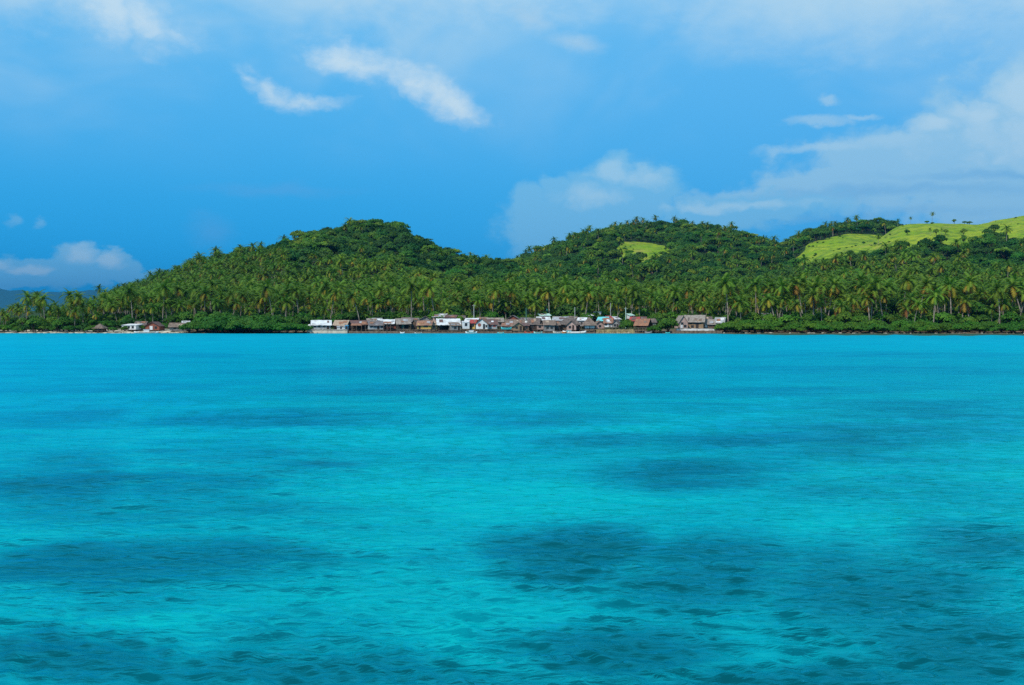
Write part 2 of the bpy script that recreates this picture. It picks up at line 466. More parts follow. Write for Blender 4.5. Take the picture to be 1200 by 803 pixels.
# ------------------------------------------------------------------ water
# seagrass beds seen through the shallow water: (u0, u1, y0, y1 in the photograph, strength)
BEDS = [(540, 800, 612, 690, .9), (700, 1010, 625, 735, .85), (880, 1200, 640, 790, .85), (560, 900, 720, 803, .8), (700, 950, 535, 577, .7), (640, 800, 505, 525, .35),
        (-60, 200, 525, 610, .75), (150, 420, 520, 560, .45), (-60, 380, 630, 720, .75), (-40, 260, 745, 830, .9), (180, 470, 730, 830, .6), (150, 300, 545, 600, .5),
        (800, 1200, 495, 545, .6), (950, 1250, 470, 500, .5), (520, 760, 480, 500, .4), (200, 480, 480, 505, .55), (-50, 160, 478, 502, .6), (1000, 1250, 700, 830, .95), (1040, 1230, 610, 690, .7),
        (330, 640, 452, 466, .5), (700, 1000, 452, 468, .4), (0, 260, 450, 462, .45), (850, 1250, 430, 440, .4), (250, 560, 433, 441, .4), (560, 860, 416, 422, .4), (100, 330, 414, 421, .45), (900, 1240, 412, 420, .35),
        (430, 580, 640, 680, .35), (-60, 700, 768, 840, .85), (560, 1260, 782, 850, .8), (-60, 520, 596, 640, .3), (980, 1260, 560, 610, .25)]


def build_water():
    deg = PI / 180
    a_in = np.linspace(-36, 36, 561)
    a_out = np.concatenate([np.linspace(36.6, 90, 40), np.linspace(93, 267, 50), np.linspace(270, 323.4, 40)])
    ang = np.concatenate([a_in, a_out]) * deg
    rs = np.concatenate([[0.4, 1.5, 3, 4.5, 6, 7.5, 9], np.concatenate([np.geomspace(10, 290, 690), np.linspace(291, 400, 70)]), np.geomspace(410, 26000, 60)])
    A, Rr = np.meshgrid(ang, rs)
    x = np.sin(A) * Rr; y = np.cos(A) * Rr
    z = np.zeros_like(x)
    g = np.random.default_rng(5)
    spacing = np.maximum(Rr * (72 * deg / 560), Rr * 0.00487)
    ch = 0.65 + 0.9 * (fbm(x / 9.0, y / 9.0, 3) + 0.3)
    for k in range(110):
        L = 0.12 * (1.5 / 0.12) ** g.random()
        th = g.normal(R(12), R(34)); amp = 0.0135 * L ** 0.95 * (0.6 + 0.8 * g.random())
        if L > 0.5: amp *= 0.62
        if L > 0.9: amp *= 0.62
        ph = g.random() * 2 * PI
        fade = np.clip((L / spacing - 2.5) / 3, 0, 1)
        w = np.sin((x * math.sin(th) + y * math.cos(th)) * 2 * PI / L + ph + 2.2 * fbm(x / (L * 5) + k, y / (L * 5), 2))
        z += amp * fade * (w + 0.38 * (w * w - 0.5)) * ch * 0.76
    z *= np.clip((350 - Rr) / 60 + 0.25, 0.25, 1)
    # keep the rear half and the far sheet calm
    n_r, n_a = x.shape
    i = np.arange(n_r * n_a).reshape(n_r, n_a)
    j = np.concatenate([i, i[:, :1]], 1)
    q = np.stack([j[:-1, :-1], j[1:, :-1], j[1:, 1:], j[:-1, 1:]], -1).reshape(-1, 4)
    q = q[:, ::-1]
    v = np.stack([x, y, z], -1).reshape(-1, 3)
    me = grid_mesh('water', v, q)
    # seagrass
    s = np.zeros(len(v))
    yy = np.maximum(v[:, 1], 0.1)
    wx = v[:, 0] + yy * 0.05 * 2.2 * fbm(v[:, 0] / (0.10 * yy + .5) + 50, v[:, 1] / (0.22 * yy + 1) + 9, 3)
    wy = yy * (1 + 0.16 * fbm(v[:, 0] / (0.12 * yy + .5) + 7, v[:, 1] / (0.3 * yy + 1), 3))
    for (u0, u1, y0, y1, st) in BEDS:
        Y1 = CZ * F / (y0 - HOR); Y0 = CZ * F / (y1 - HOR)
        cy = math.sqrt(Y0 * Y1); hy = math.log(Y1 / Y0) / 2
        cx = ((u0 + u1) / 2 - 600) / F; hx = (u1 - u0) / 2 / F
        d = ((wx / yy - cx) / hx) ** 2 + (np.log(np.maximum(wy, .1) / cy) / hy) ** 2
        s = np.maximum(s, st * np.clip(1.6 - d, 0, 1.6) / 1.6 * 1.08)
    s[v[:, 1] < 3] = 0.4
    at = me.attributes.new('seagrass', 'FLOAT', 'POINT'); at.data.foreach_set('value', s.astype(np.float32))
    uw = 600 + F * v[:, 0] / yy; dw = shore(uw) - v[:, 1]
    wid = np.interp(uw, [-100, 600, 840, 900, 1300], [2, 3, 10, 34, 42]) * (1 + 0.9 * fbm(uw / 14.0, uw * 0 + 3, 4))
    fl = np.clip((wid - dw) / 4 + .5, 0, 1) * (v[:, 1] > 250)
    at = me.attributes.new('flat', 'FLOAT', 'POINT'); at.data.foreach_set('value', fl.astype(np.float32))  # strip of water that carries the painted reflection of the shore plants
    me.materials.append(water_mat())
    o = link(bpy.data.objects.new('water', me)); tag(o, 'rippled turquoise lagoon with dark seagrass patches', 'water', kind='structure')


def water_mat():
    m, t, out = material('lagoon_water')
    geo = t.node('ShaderNodeNewGeometry'); pos = geo.outputs['Position']
    # distance from the boat fades the small ripples into one even roughness
    r = t.vm('LENGTH', pos, out=1)
    mp = t.node('ShaderNodeMapping'); t.l.new(pos, mp.inputs[0]); mp.inputs['Rotation'].default_value = (0, 0, R(-10)); mp.inputs['Scale'].default_value = (0.45, 1.3, 1)
    h1 = t.noise(mp.outputs[0], 3.6, 5, 0.62, 0.8)
    h2 = t.noise(mp.outputs[0], 0.55, 3, 0.55, 0.3)
    h3 = t.noise(mp.outputs[0], 1.45, 3, 0.55, 0.5)
    gust = t.remap(t.noise(pos, 0.13, 3, 0.55), 0.34, 0.62, 0.45, 1.25)
    h = t.m('ADD', t.m('MULTIPLY', h1, 0.13), t.m('ADD', t.m('MULTIPLY', h2, 0.24), t.m('MULTIPLY', t.m('MULTIPLY', h3, gust), 0.38)))
    b = t.node('ShaderNodeBump'); b.inputs['Distance'].default_value = 0.35
    t.set(b.inputs['Height'], h); t.set(b.inputs['Strength'], t.remap(r, 15, 300, 0.75, 0.28, False))
    nrm = b.outputs[0]
    # refraction: the bottom seems to shift with the slope of the surface
    sl = t.vm('SCALE', t.vm('SUBTRACT', nrm, (0, 0, 1)), 2.6)
    p2 = t.vm('ADD', pos, sl)
    flat = t.node('ShaderNodeMapping'); t.l.new(p2, flat.inputs[0]); flat.inputs['Scale'].default_value = (0.42, 1, 0)
    n1 = t.noise(flat.outputs[0], 0.20, 5, 0.66, 0.9); n2 = t.noise(flat.outputs[0], 0.9, 4, 0.6)
    n0 = t.noise(flat.outputs[0], 0.022, 4, 0.55)
    bed_and_wave_shade = t.m('ADD', t.attr('seagrass'), t.m('ADD', t.m('MULTIPLY', t.m('SUBTRACT', n1, 0.5), 2.3), t.m('MULTIPLY', t.m('SUBTRACT', n2, 0.5), 0.75)))
    bed_and_wave_shade = t.m('ADD', bed_and_wave_shade, t.m('MULTIPLY', t.m('SUBTRACT', n0, 0.5), 0.5))
    slv = t.node('ShaderNodeSeparateXYZ'); t.l.new(nrm, slv.inputs[0])
    bed_and_wave_shade = t.m('ADD', bed_and_wave_shade, t.remap(t.m('MULTIPLY', slv.outputs[1], -1.0), 0.14, 0.24, 0, 0.62))  # wave faces turned to the eye coloured darker, for their weaker sky reflection
    f = t.remap(bed_and_wave_shade, -0.26, 1.30, 0, 1, False)
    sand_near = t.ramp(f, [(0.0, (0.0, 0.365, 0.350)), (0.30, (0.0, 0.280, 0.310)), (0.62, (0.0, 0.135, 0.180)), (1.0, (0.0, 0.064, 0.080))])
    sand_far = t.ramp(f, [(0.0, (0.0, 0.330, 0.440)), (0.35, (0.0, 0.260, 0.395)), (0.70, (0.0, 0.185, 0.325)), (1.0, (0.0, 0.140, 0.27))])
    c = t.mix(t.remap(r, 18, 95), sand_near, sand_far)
    c = t.mix(t.attr('flat'), c, t.mix(n2, (0.020, 0.050, 0.022), (0.075, 0.090, 0.040)))  # mangrove reflection put into the water colour as olive, widest at the right
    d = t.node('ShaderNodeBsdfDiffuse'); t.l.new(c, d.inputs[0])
    up = t.vm('NORMALIZE', t.vm('ADD', t.vm('SCALE', nrm, 0.35), (0, 0, 0.65)))
    t.l.new(up, d.inputs['Normal'])
    gl = t.node('ShaderNodeBsdfGlossy'); gl.inputs['Color'].default_value = (0.12, 0.85, 1, 1); t.l.new(nrm, gl.inputs['Normal'])
    t.set(gl.inputs['Roughness'], t.remap(r, 15, 250, 0.08, 0.22, False))
    fr = t.node('ShaderNodeFresnel'); fr.inputs['IOR'].default_value = 1.333; t.l.new(nrm, fr.inputs['Normal'])
    mx = t.node('ShaderNodeMixShader'); t.set(mx.inputs[0], t.m('MULTIPLY', fr.outputs[0], t.remap(r, 20, 200, 0.85, 0.30, False)))
    t.l.new(d.outputs[0], mx.inputs[1]); t.l.new(gl.outputs[0], mx.inputs[2]); t.l.new(mx.outputs[0], out.inputs[0])
    return m
build_water()

# ------------------------------------------------------------------ plants
def with_age(o, ages):
    at = o.data.attributes.new('age', 'FLOAT', 'FACE')
    at.data.foreach_set('value', np.asarray(ages, np.float32))
    return o


def palm_meshes(seed, L, lean, n_fr, old, flen=5.0):
    """trunk and feathered crown of one coconut palm, base at the origin"""
    r = random.Random(seed)
    az = r.random() * 2 * PI
    pts = [(lean * math.cos(az) * (t ** 1.7), lean * math.sin(az) * (t ** 1.7), L * t) for t in np.linspace(0, 1, 8)]
    tk = MB(); tk.tube([(0, 0, -0.8)] + pts[1:], [0.30] + list(np.linspace(0.22, 0.15, 7)), 7)
    top = Vector(pts[-1])
    V = []; Fa = []; ages = []
    for k in range(n_fr):
        q = k / (n_fr - 1)
        el = R(76 - 128 * q ** 0.9 + r.uniform(-9, 9))
        a = k * 2.39996 + r.uniform(-.3, .3)
        Lf = flen * r.uniform(0.86, 1.1) * (0.8 + 0.35 * math.sin(PI * min(1, q + 0.15)))
        age = min(1, max(0, q ** 3.5 * (0.9 if old else 0.55) + r.uniform(-.12, .12) + (0.25 if old and q > 0.7 else 0)))
        hd = Vector((math.cos(a), math.sin(a), 0)); sd = Vector((-math.sin(a), math.cos(a), 0))
        p = top.copy(); e = el; seg = 9; path = [p.copy()]; dirs = []
        droop = R(r.uniform(8, 13)) * (1.0 if q < 0.8 else 0.6)
        for s in range(seg):
            d = hd * math.cos(e) + Vector((0, 0, math.sin(e)))
            dirs.append(d); p = p + d * (Lf / seg); path.append(p.copy())
            e = max(e - droop * (0.5 + s / seg), R(-86))
        for s in range(seg):      # leaflets: two on either side of every segment
            d = dirs[s]; up = sd.cross(d) * -1
            if up.z < 0: up = -up
            t = (s + 0.5) / seg
            wl = flen * 0.215 * (math.sin(PI * (0.14 + 0.80 * t)) ** 0.7)
            for h in (0.0, 0.5):
                b0 = path[s].lerp(path[s + 1], h); b1 = path[s].lerp(path[s + 1], h + 0.60)
                for sg in (-1, 1):
                    tip = b0.lerp(b1, 0.7) + sd * (sg * wl * r.uniform(.85, 1.05)) + d * (wl * 0.45) - Vector((0, 0, 1)) * wl * r.uniform(0.20, 0.6) + up * (wl * 0.12)
                    n = len(V); V += [b0, b1, tip]; Fa.append((n, n + 1, n + 2)); ages.append(min(1, max(0, age + r.uniform(-.06, .06))))
            n = len(V); w_ = 0.045
            V += [path[s] - sd * w_, path[s] + sd * w_, path[s + 1] + sd * w_, path[s + 1] - sd * w_]
            Fa.append((n, n + 1, n + 2, n + 3)); ages.append(min(1, age + 0.25))
    return tk, V, Fa, ages


def make_palm(seed, L, lean, n_fr, old, flen=5.0):
    root = empty('coconut_palm', (0, 0, 0))
    tk, V, Fa, ages = palm_meshes(seed, L, lean, n_fr, old, flen)
    tk.build('trunk', M['bark'], root, True)
    with_age(mesh_obj('crown', V, Fa, M['palm_leaf'], root), ages)
    return root


def tree_crown(seed, w, h, base, nl, n, leaf, flat=0.0):
    """leaf clumps through the volume of several lobes"""
    r = random.Random(seed); V = []; Fa = []; ages = []; lobes = []
    for k in range(nl):
        a = k * 2.4 + r.random(); q = math.sqrt((k + 0.3) / nl)
        rr = w * 0.5 * q * 0.72
        zc = base + (h - base) * ((0.74 if flat else 0.66) - (0.22 if flat else 0.36) * q * q + r.uniform(-.08, .08))
        rx = w * r.uniform(0.20, 0.30); rz = (h - base) * (r.uniform(0.16, 0.28) if flat else r.uniform(0.22, 0.34))
        lobes.append((Vector((rr * math.cos(a), rr * math.sin(a), zc)), rx, rz, r.uniform(-.25, .25)))
    for i in range(n):
        c, rx, rz, la = lobes[i % nl]
        d = Vector((r.gauss(0, 1), r.gauss(0, 1), r.gauss(0, 1))).normalized()
        if d.z < -0.3: d.z *= -0.6
        q = r.uniform(0.55, 1.0) ** 0.6 * (1.18 if r.random() < 0.10 else 1.0)
        p = c + Vector((d.x * rx * q, d.y * rx * q, d.z * rz * q))
        nrm = (d + Vector((r.gauss(0, .30), r.gauss(0, .30), r.gauss(0, .30) + 0.2))).normalized()
        t1 = nrm.orthogonal().normalized(); t1 = Matrix.Rotation(r.random() * 6.28, 3, nrm) @ t1; t2 = nrm.cross(t1)
        s = leaf * r.uniform(0.75, 1.6)
        b = len(V); k1 = r.uniform(.5, .9); k2 = r.uniform(.5, .9)
        V += [p - t1 * s, p - t2 * s * k1 - nrm * s * .22, p + t1 * s * r.uniform(.7, 1), p + t2 * s * k2 - nrm * s * .22, p + nrm * s * 0.12]
        Fa += [(b, b + 1, b + 4), (b + 1, b + 2, b + 4), (b + 2, b + 3, b + 4), (b + 3, b, b + 4)]
        ag = min(1, max(0, 0.45 + la + r.uniform(-.25, .25)))
        ages += [ag] * 4
    return V, Fa, ages, lobes


def make_tree(name, seed, w, h, base, nl, n, leaf, leafmat, flat=0.0, barkmat='dark_bark'):
    root = empty(name, (0, 0, 0))
    V, Fa, ages, lobes = tree_crown(seed, w, h, base, nl, n, leaf, flat)
    r = random.Random(seed + 1)
    tk = MB(); fork = max(base * 0.75, 0.5) if base > 0.6 else 0.35
    r0 = 0.035 * h + 0.05
    tk.tube([(0, 0, -0.8), (r.uniform(-.1, .1) * 2, 0, fork * 0.5), (0, 0, fork)], [r0 * 1.3, r0, r0 * 0.75], 7)
    for (c, rx, rz, _) in lobes:
        mid = Vector((c.x * 0.55, c.y * 0.55, fork + (c.z - fork) * 0.65))
        tk.tube([(0, 0, fork - 0.1), mid, c + Vector((0, 0, rz * 0.3))], [r0 * 0.5, r0 * 0.33, r0 * 0.12], 5)
    tk.build('trunk', M[barkmat], root, True)
    with_age(mesh_obj('crown', V, Fa, M[leafmat], root), ages)
    return root


PALM = [make_palm(1, 12.5, 1.2, 23, False), make_palm(2, 14.0, 2.4, 24, True), make_palm(3, 11.0, 0.5, 21, False, 5.2),
        make_palm(4, 13.0, 3.2, 22, True, 4.8), make_palm(5, 15.0, 1.0, 24, False, 5.0), make_palm(6, 9.5, 1.6, 20, True, 4.8)]
TREE = [make_tree('broadleaf_tree', 21, 9.5, 10.0, 3.0, 8, 520, 0.55, 'tree_leaf'), make_tree('broadleaf_tree', 22, 11.5, 11.0, 3.0, 10, 620, 0.6, 'dark_leaf'),
        make_tree('broadleaf_tree', 23, 8.0, 9.0, 2.2, 7, 460, 0.5, 'light_leaf'), make_tree('broadleaf_tree', 24, 13.0, 12.0, 5.5, 9, 520, 0.6, 'tree_leaf', 1.0),
        make_tree('broadleaf_tree', 25, 7.0, 7.0, 1.4, 6, 420, 0.5, 'dark_leaf')]
FLAT = make_tree('flat_topped_tree', 31, 13.0, 15.0, 10.5, 8, 300, 0.55, 'tree_leaf', 1.0)
MANG = [make_tree('mangrove_shrub', 41, 7.0, 4.3, 0.4, 9, 900, 0.30, 'mangrove_leaf'), make_tree('mangrove_shrub', 42, 8.5, 4.8, 0.5, 11, 1050, 0.30, 'mangrove_leaf'),
        make_tree('mangrove_shrub', 43, 6.0, 3.6, 0.3, 8, 800, 0.28, 'mangrove_leaf')]
PROTO_USED = set()


def place(proto, x, y, rz, s, label, cat, group=None, name=None, z=None, sz=1.0):
    if proto.name not in PROTO_USED and not name:
        PROTO_USED.add(proto.name); o = proto
    else:
        o = copy_tree(proto)
        if name: o.name = name
    o.location = (x, y, float(ground(x, y)) if z is None else z)
    o.rotation_euler = (0, 0, rz); o.scale = (s, s, s * sz)
    tag(o, label, cat, group)
    return o


# --- what stands where -------------------------------------------------
# landmark bands along the shore: (u_from, u_to, phrase)
BANDS = [(-80, 45, 'the sand at the far left edge'), (45, 105, 'the bare sand left of the beach hut'), (105, 135, 'the small thatched beach hut'), (135, 165, 'the white flat-roofed beach house'), (165, 195, 'the reddish brown beach house'),
         (195, 235, 'the slanting brown beach roof'), (235, 300, 'the left half of the mangrove clump'), (300, 360, 'the right half of the mangrove clump'), (360, 390, 'the first white village roof'), (390, 432, 'the tan and maroon roofs'),
         (432, 466, 'the pale blue-grey walled house'), (466, 487, 'the open grey thatched hut'), (487, 510, 'the yellow house'), (510, 541, 'the large white sheet roof'), (541, 572, 'the white cube-like house'), (572, 612, 'the beached turquoise boat'), (612, 650, 'the pale green upper roof'),
         (650, 700, 'the big dark thatched huts'), (700, 742, 'the turquoise roof'), (742, 775, 'the rusty orange roof'), (775, 800, 'the round bush in the village'), (800, 838, 'the big pinkish brown house'), (838, 872, 'the last grey village roof'), (872, 910, 'the bluish shed among the palms'),
         (910, 960, 'the hedge right of the bluish shed'), (960, 1020, 'the hedge below the grassy slope'), (1020, 1080, 'the hedge below the grassy bend'), (1080, 1140, 'the hedge below the lone ridge palm'), (1140, 1280, 'the hedge at the right edge')]
def band(u):
    for a, b, p in BANDS:
        if a <= u < b: return p
    return BANDS[0][2] if u < 0 else BANDS[-1][2]


VILLAGE = [(100, 225, 26), (360, 700, 34), (700, 760, 40), (760, 850, 30)]
def clear_depth(u):
    """depth behind the waterline kept free of palms by houses or mangroves"""
    for a, b, d in VILLAGE:
        if a <= u < b: return d
    if 225 <= u < 360: return 20
    if u >= 850: return 11
    return 6


def jitter_field(step, y0, y1, umin=-130, umax=1330, seed=1):
    g = np.random.default_rng(seed)
    xs = np.arange((umin - 600) / F * y1, (umax - 600) / F * y1, step); ys = np.arange(y0, y1, step)
    gx, gy = np.meshgrid(xs, ys)
    gx = gx + g.uniform(-.48, .48, gx.shape) * step + ((np.arange(len(ys)) % 2) * step / 2)[:, None]; gy = gy + g.uniform(-.48, .48, gy.shape) * step
    gx = gx.ravel(); gy = gy.ravel()
    u = 600 + F * gx / gy
    k = (u > umin) & (u < umax)
    return gx[k], gy[k], u[k], g


# palms of the coastal plain and the lower slopes; broadleaf forest above
fx, fy, fu, fg = jitter_field(6.6, 352, 1320, seed=3)
fz = ground(fx, fy)
keep = (fy - shore(fu) > np.array([clear_depth(u) for u in fu])) & (fz > 0.7)
keep &= ~grass_mask(fx, fy, fz)
us_, vs_ = proj(fx, fy, fz)
# nothing grows twice as thick behind the crest where nothing is seen
fx, fy, fu, fz = fx[keep], fy[keep], fu[keep], fz[keep]
us_, vs_ = proj(fx, fy, fz)
patch = fbm(fx / 60.0, fy / 60.0, 3)
lim = np.interp(fu, [0, 250, 430, 470, 600, 900, 1000, 1200], [46, 46, 34, 20, 18, 22, 30, 26])
pp = np.clip(0.5 + (lim - fz) / 14.0 + patch * 2.2, np.where(fu < 600, 0.02, 0.10), 0.97)
pp = np.where(fy > 900, pp * 0.35 + 0.08, pp)
rv = fg.random(len(fx))
is_palm = rv < pp
isl = (fu < 150) & (fy - shore(fu) > np.interp(fu, [-130, 0, 60, 115, 150], [30, 40, 60, 90, 900]))
is_palm &= True
thin = fg.random(len(fx)) < np.where(fu < 150, 0.97, 1.0) * np.where(is_palm, np.where(fu < 150, 1.0, np.where(fy < 450, 0.80, 0.86)), np.where(fy > 1000, 0.72, 0.86))
thin &= ~isl
fx, fy, fu, fz, is_palm = fx[thin], fy[thin], fu[thin], fz[thin], is_palm[thin]
# hidden behind a crest -> left out
_el = {}
def visible(x, y, z, h):
    ts = np.linspace(0.42, 0.985, 40)
    ang = (z + h - CZ) / y
    mx = np.full(x.shape, -9.0)
    for t in ts:
        mx = np.maximum(mx, (ground(x * t, y * t) + (np.where(y * t > 420, 3.0, 0)) - CZ) / (y * t))
    return ang > mx - 0.001
vis = visible(fx, fy, fz, 11.0)
fx, fy, fu, fz, is_palm = fx[vis], fy[vis], fu[vis], fz[vis], is_palm[vis]


def size_words(s, proto_i):
    h = [12.5, 14, 11, 13, 15, 9.5][proto_i] * s
    return 'tall' if h > 14.2 else ('short' if h < 10.8 else 'medium-height')
PALM_LOOK = ['slightly bent', 'leaning yellow-fringed', 'straight dense-crowned', 'strongly leaning', 'straight high-crowned', 'leaning full-crowned']

inframe = (fu > -8) & (fu < 1208)
palm_idx = np.nonzero(is_palm & inframe)[0]
palm_idx = palm_idx[np.argsort(fy[palm_idx] + 0.0 * fu[palm_idx])][:262]
chosen = set(palm_idx.tolist())
g2 = np.random.default_rng(21)
for i in palm_idx:
    k = int(g2.choice([0, 1, 2, 3, 4, 5], p=[.22, .22, .16, .14, .16, .10])); s = float(g2.uniform(0.52, 1.12) if fy[i] - shore(fu[i]) < clear_depth(fu[i]) + 22 else g2.uniform(0.8, 1.14)) * float(np.interp(fu[i], [0, 15, 40, 120, 230, 820, 880], [.42, .62, .76, .80, 1, 1, 1.12]))
    lab = f'{size_words(s, k)} {PALM_LOOK[k]} coconut palm behind {band(fu[i])}'
    place(PALM[k], float(fx[i]), float(fy[i]), float(g2.random() * 6.28), s, lab, 'palm', 'coconut palms of the shore grove')

tree_i = np.nonzero((~is_palm) & inframe)[0]
tree_i = tree_i[np.argsort(fy[tree_i])][:285]
chosen |= set(tree_i.tolist())
TREE_LOOK = ['round mid-green', 'wide dark green', 'pale green', 'spreading flat-crowned', 'low dark bushy']
for i in tree_i:
    k = int(g2.choice([0, 1, 2, 3, 4], p=[.26, .26, .2, .12, .16])); s = float(g2.uniform(0.75, 1.15)) * float(np.interp(fu[i], [0, 60, 140, 220], [.5, .6, .72, 1]))
    w = 'on the slope above' if fz[i] > 9 else 'among palms behind'
    place(TREE[k], float(fx[i]), float(fy[i]), float(g2.random() * 6.28), s, f'{TREE_LOOK[k]} tree {w} {band(fu[i])}', 'tree', 'broadleaf trees among the palms')


def scatter(name, protos, idx, probs, smin, smax, seed, label, cat):
    """far trees past the first three hundred: one object, points that carry the same trees"""
    g = np.random.default_rng(seed); n = len(idx)
    me = bpy.data.meshes.new(name); me.vertices.add(n)
    co = np.stack([fx[idx], fy[idx], fz[idx] - 0.1], -1).astype(np.float32)
    me.vertices.foreach_set('co', co.reshape(-1))
    rot = np.zeros((n, 3), np.float32); rot[:, 2] = g.random(n) * 6.283; rot[:, 0] = g.normal(0, .05, n)
    me.attributes.new('turn', 'FLOAT_VECTOR', 'POINT').data.foreach_set('vector', rot.reshape(-1))
    me.attributes.new('grow', 'FLOAT', 'POINT').data.foreach_set('value', (g.uniform(smin, smax, n) * np.interp(fu[idx], [0, 15, 40, 120, 230], [.42, .62, .76, .80, 1])).astype(np.float32))
    me.attributes.new('sort', 'INT', 'POINT').data.foreach_set('value', g.choice(len(protos), n, p=probs).astype(np.int32))
    o = link(bpy.data.objects.new(name, me)); tag(o, label, cat, kind='stuff')
    ng = bpy.data.node_groups.new(name, 'GeometryNodeTree')
    ng.interface.new_socket('Geometry', in_out='INPUT', socket_type='NodeSocketGeometry')
    ng.interface.new_socket('Geometry', in_out='OUTPUT', socket_type='NodeSocketGeometry')
    N = ng.nodes; L = ng.links
    gi = N.new('NodeGroupInput'); go = N.new('NodeGroupOutput'); jn = N.new('GeometryNodeJoinGeometry')
    def named(nm, ty):
        a = N.new('GeometryNodeInputNamedAttribute'); a.data_type = ty; a.inputs[0].default_value = nm; return a.outputs[0]
    sort, turn, grow = named('sort', 'INT'), named('turn', 'FLOAT_VECTOR'), named('grow', 'FLOAT')
    for k, p in enumerate(protos):
        j2 = N.new('GeometryNodeJoinGeometry')
        for ch in p.children:
            oi = N.new('GeometryNodeObjectInfo'); oi.inputs['Object'].default_value = ch; oi.transform_space = 'ORIGINAL'
            L.new(oi.outputs['Geometry'], j2.inputs[0])
        cp = N.new('FunctionNodeCompare'); cp.data_type = 'INT'; cp.operation = 'EQUAL'
        L.new(sort, cp.inputs[2]); cp.inputs[3].default_value = k
        ip = N.new('GeometryNodeInstanceOnPoints')
        L.new(gi.outputs[0], ip.inputs['Points']); L.new(cp.outputs[0], ip.inputs['Selection']); L.new(j2.outputs[0], ip.inputs['Instance'])
        L.new(turn, ip.inputs['Rotation']); L.new(grow, ip.inputs['Scale'])
        L.new(ip.outputs[0], jn.inputs[0])
    L.new(jn.outputs[0], go.inputs[0])
    md = o.modifiers.new('trees', 'NODES'); md.node_group = ng
    return o


rest = np.array([i for i in range(len(fx)) if i not in chosen])
rp = rest[is_palm[rest]]; rt = rest[~is_palm[rest]]
scatter('palm_forest', PALM, rp, [.22, .18, .17, .15, .14, .14], 0.58, 1.10, 31, 'dense coconut palms covering the plain and lower slopes behind the first rows', 'palm forest')
scatter('hill_forest', TREE, rt, [.30, .36, .13, .07, .14], 0.50, 1.12, 32, 'dark green mixed forest covering the upper hillsides', 'forest')
print('TREES', len(palm_idx), len(tree_i), len(rp), len(rt))


# undergrowth between the trunks
ux, uy, uu, ug = jitter_field(3.4, 354, 500, seed=9)
kk = (uy - shore(uu) > np.array([clear_depth(u) - 3 for u in uu])) & ~((uu < 150) & (uy - shore(uu) > 75))
ux, uy, uu = ux[kk], uy[kk], uu[kk]
_sv = (fx, fy, fz, fu)
fx, fy, fz, fu = ux, uy, ground(ux, uy), uu
scatter('undergrowth', [TREE[4], TREE[0], MANG[0]], np.arange(len(ux)), [.4, .3, .3], 0.30, 0.72, 33, 'dark leafy undergrowth between the palm trunks', 'undergrowth')
fx, fy, fz, fu = _sv
print('UNDER', len(ux))

# scrub dotted over the grassy slopes, thicker towards the forest edge
gx_, gy_, gu_, gg_ = jitter_field(7.0, 640, 1140, seed=14)
gz_ = ground(gx_, gy_); gm = grass_mask(gx_, gy_, gz_)
gedge = gm & ~(grass_mask(gx_, gy_ - 22, ground(gx_, gy_ - 22)) & grass_mask(gx_ - 18, gy_, ground(gx_ - 18, gy_)))
kk = gm & (gg_.random(len(gx_)) < np.where(gedge, 0.40, 0.02 + 0.12 * (fbm(gx_ / 30, gy_ / 30, 3) > 0.14)))
_sv = (fx, fy, fz, fu)
fx, fy, fz, fu = gx_[kk], gy_[kk], gz_[kk], gu_[kk]
scatter('grass_scrub', [MANG[0], MANG[2], TREE[4]], np.arange(len(fx)), [.45, .4, .15], 0.10, 0.48, 34, 'low scrub dotted over the grassy slopes', 'scrub')
fx, fy, fz, fu = _sv

# lone trees on the grassy ridge and the skyline ---------------------------
def on_slope(u, v, y0=600, y1=1290):
    """where the ray through photograph point (u, v) first meets the hills"""
    ys = np.arange(y0, y1, 2.0)
    z = ground(X(u, ys), ys); vv = HOR - F * (z - CZ) / ys
    k = np.nonzero(vv <= v)[0]
    if len(k) == 0: k = [int(np.argmin(vv))]
    return X(u, ys[k[0]]), float(ys[k[0]])


def px_plant(proto, u, v, hpx, native_h, label, cat, group=None, sz=1.0, y0=600):
    x, y = on_slope(u, v, y0)
    return place(proto, x, y, rnd.random() * 6.28, hpx * y / F / native_h, label, cat, group, sz=sz)


px_plant(PALM[4], 1091, 259, 13, 17.0, 'lone tall slender palm standing on the crest of the grassy ridge', 'palm')
px_plant(PALM[0], 1066, 262, 8, 14.5, 'small palm on the ridge crest just left of the lone tall palm', 'palm')
px_plant(PALM[2], 1051, 265, 9, 13.0, 'small palm where the grassy ridge meets the dark wooded crest', 'palm')
px_plant(TREE[0], 1117, 260, 6, 10.0, 'small round tree on the ridge crest right of the lone tall palm', 'tree')
px_plant(MANG[0], 1085, 259.5, 3.5, 4.3, 'tiny bush at the foot of the lone tall ridge palm', 'bush')
px_plant(MANG[0], 1129, 260, 3.5, 4.3, 'left one of two low bushes on the ridge crest', 'bush')
px_plant(MANG[0], 1135, 260, 4, 4.3, 'right one of two low bushes on the ridge crest', 'bush')
px_plant(PALM[2], 1028.5, 288, 13, 13.0, 'slim dark palm alone midway down the grassy slope', 'palm')
px_plant(TREE[1], 995, 302, 10, 11.0, 'dark round tree near the lower edge of the grassy slope', 'tree', sz=.9)
px_plant(TREE[4], 1014, 302, 7, 7.0, 'narrow dark tree right of the round one on the grassy slope', 'tree')
px_plant(TREE[2], 1050, 287, 6, 9.0, 'small pale tree on the grass above the forest edge', 'tree')
px_plant(TREE[4], 1062, 276, 7, 7.0, 'upright dark tree on the sunlit middle of the grassy ridge', 'tree')
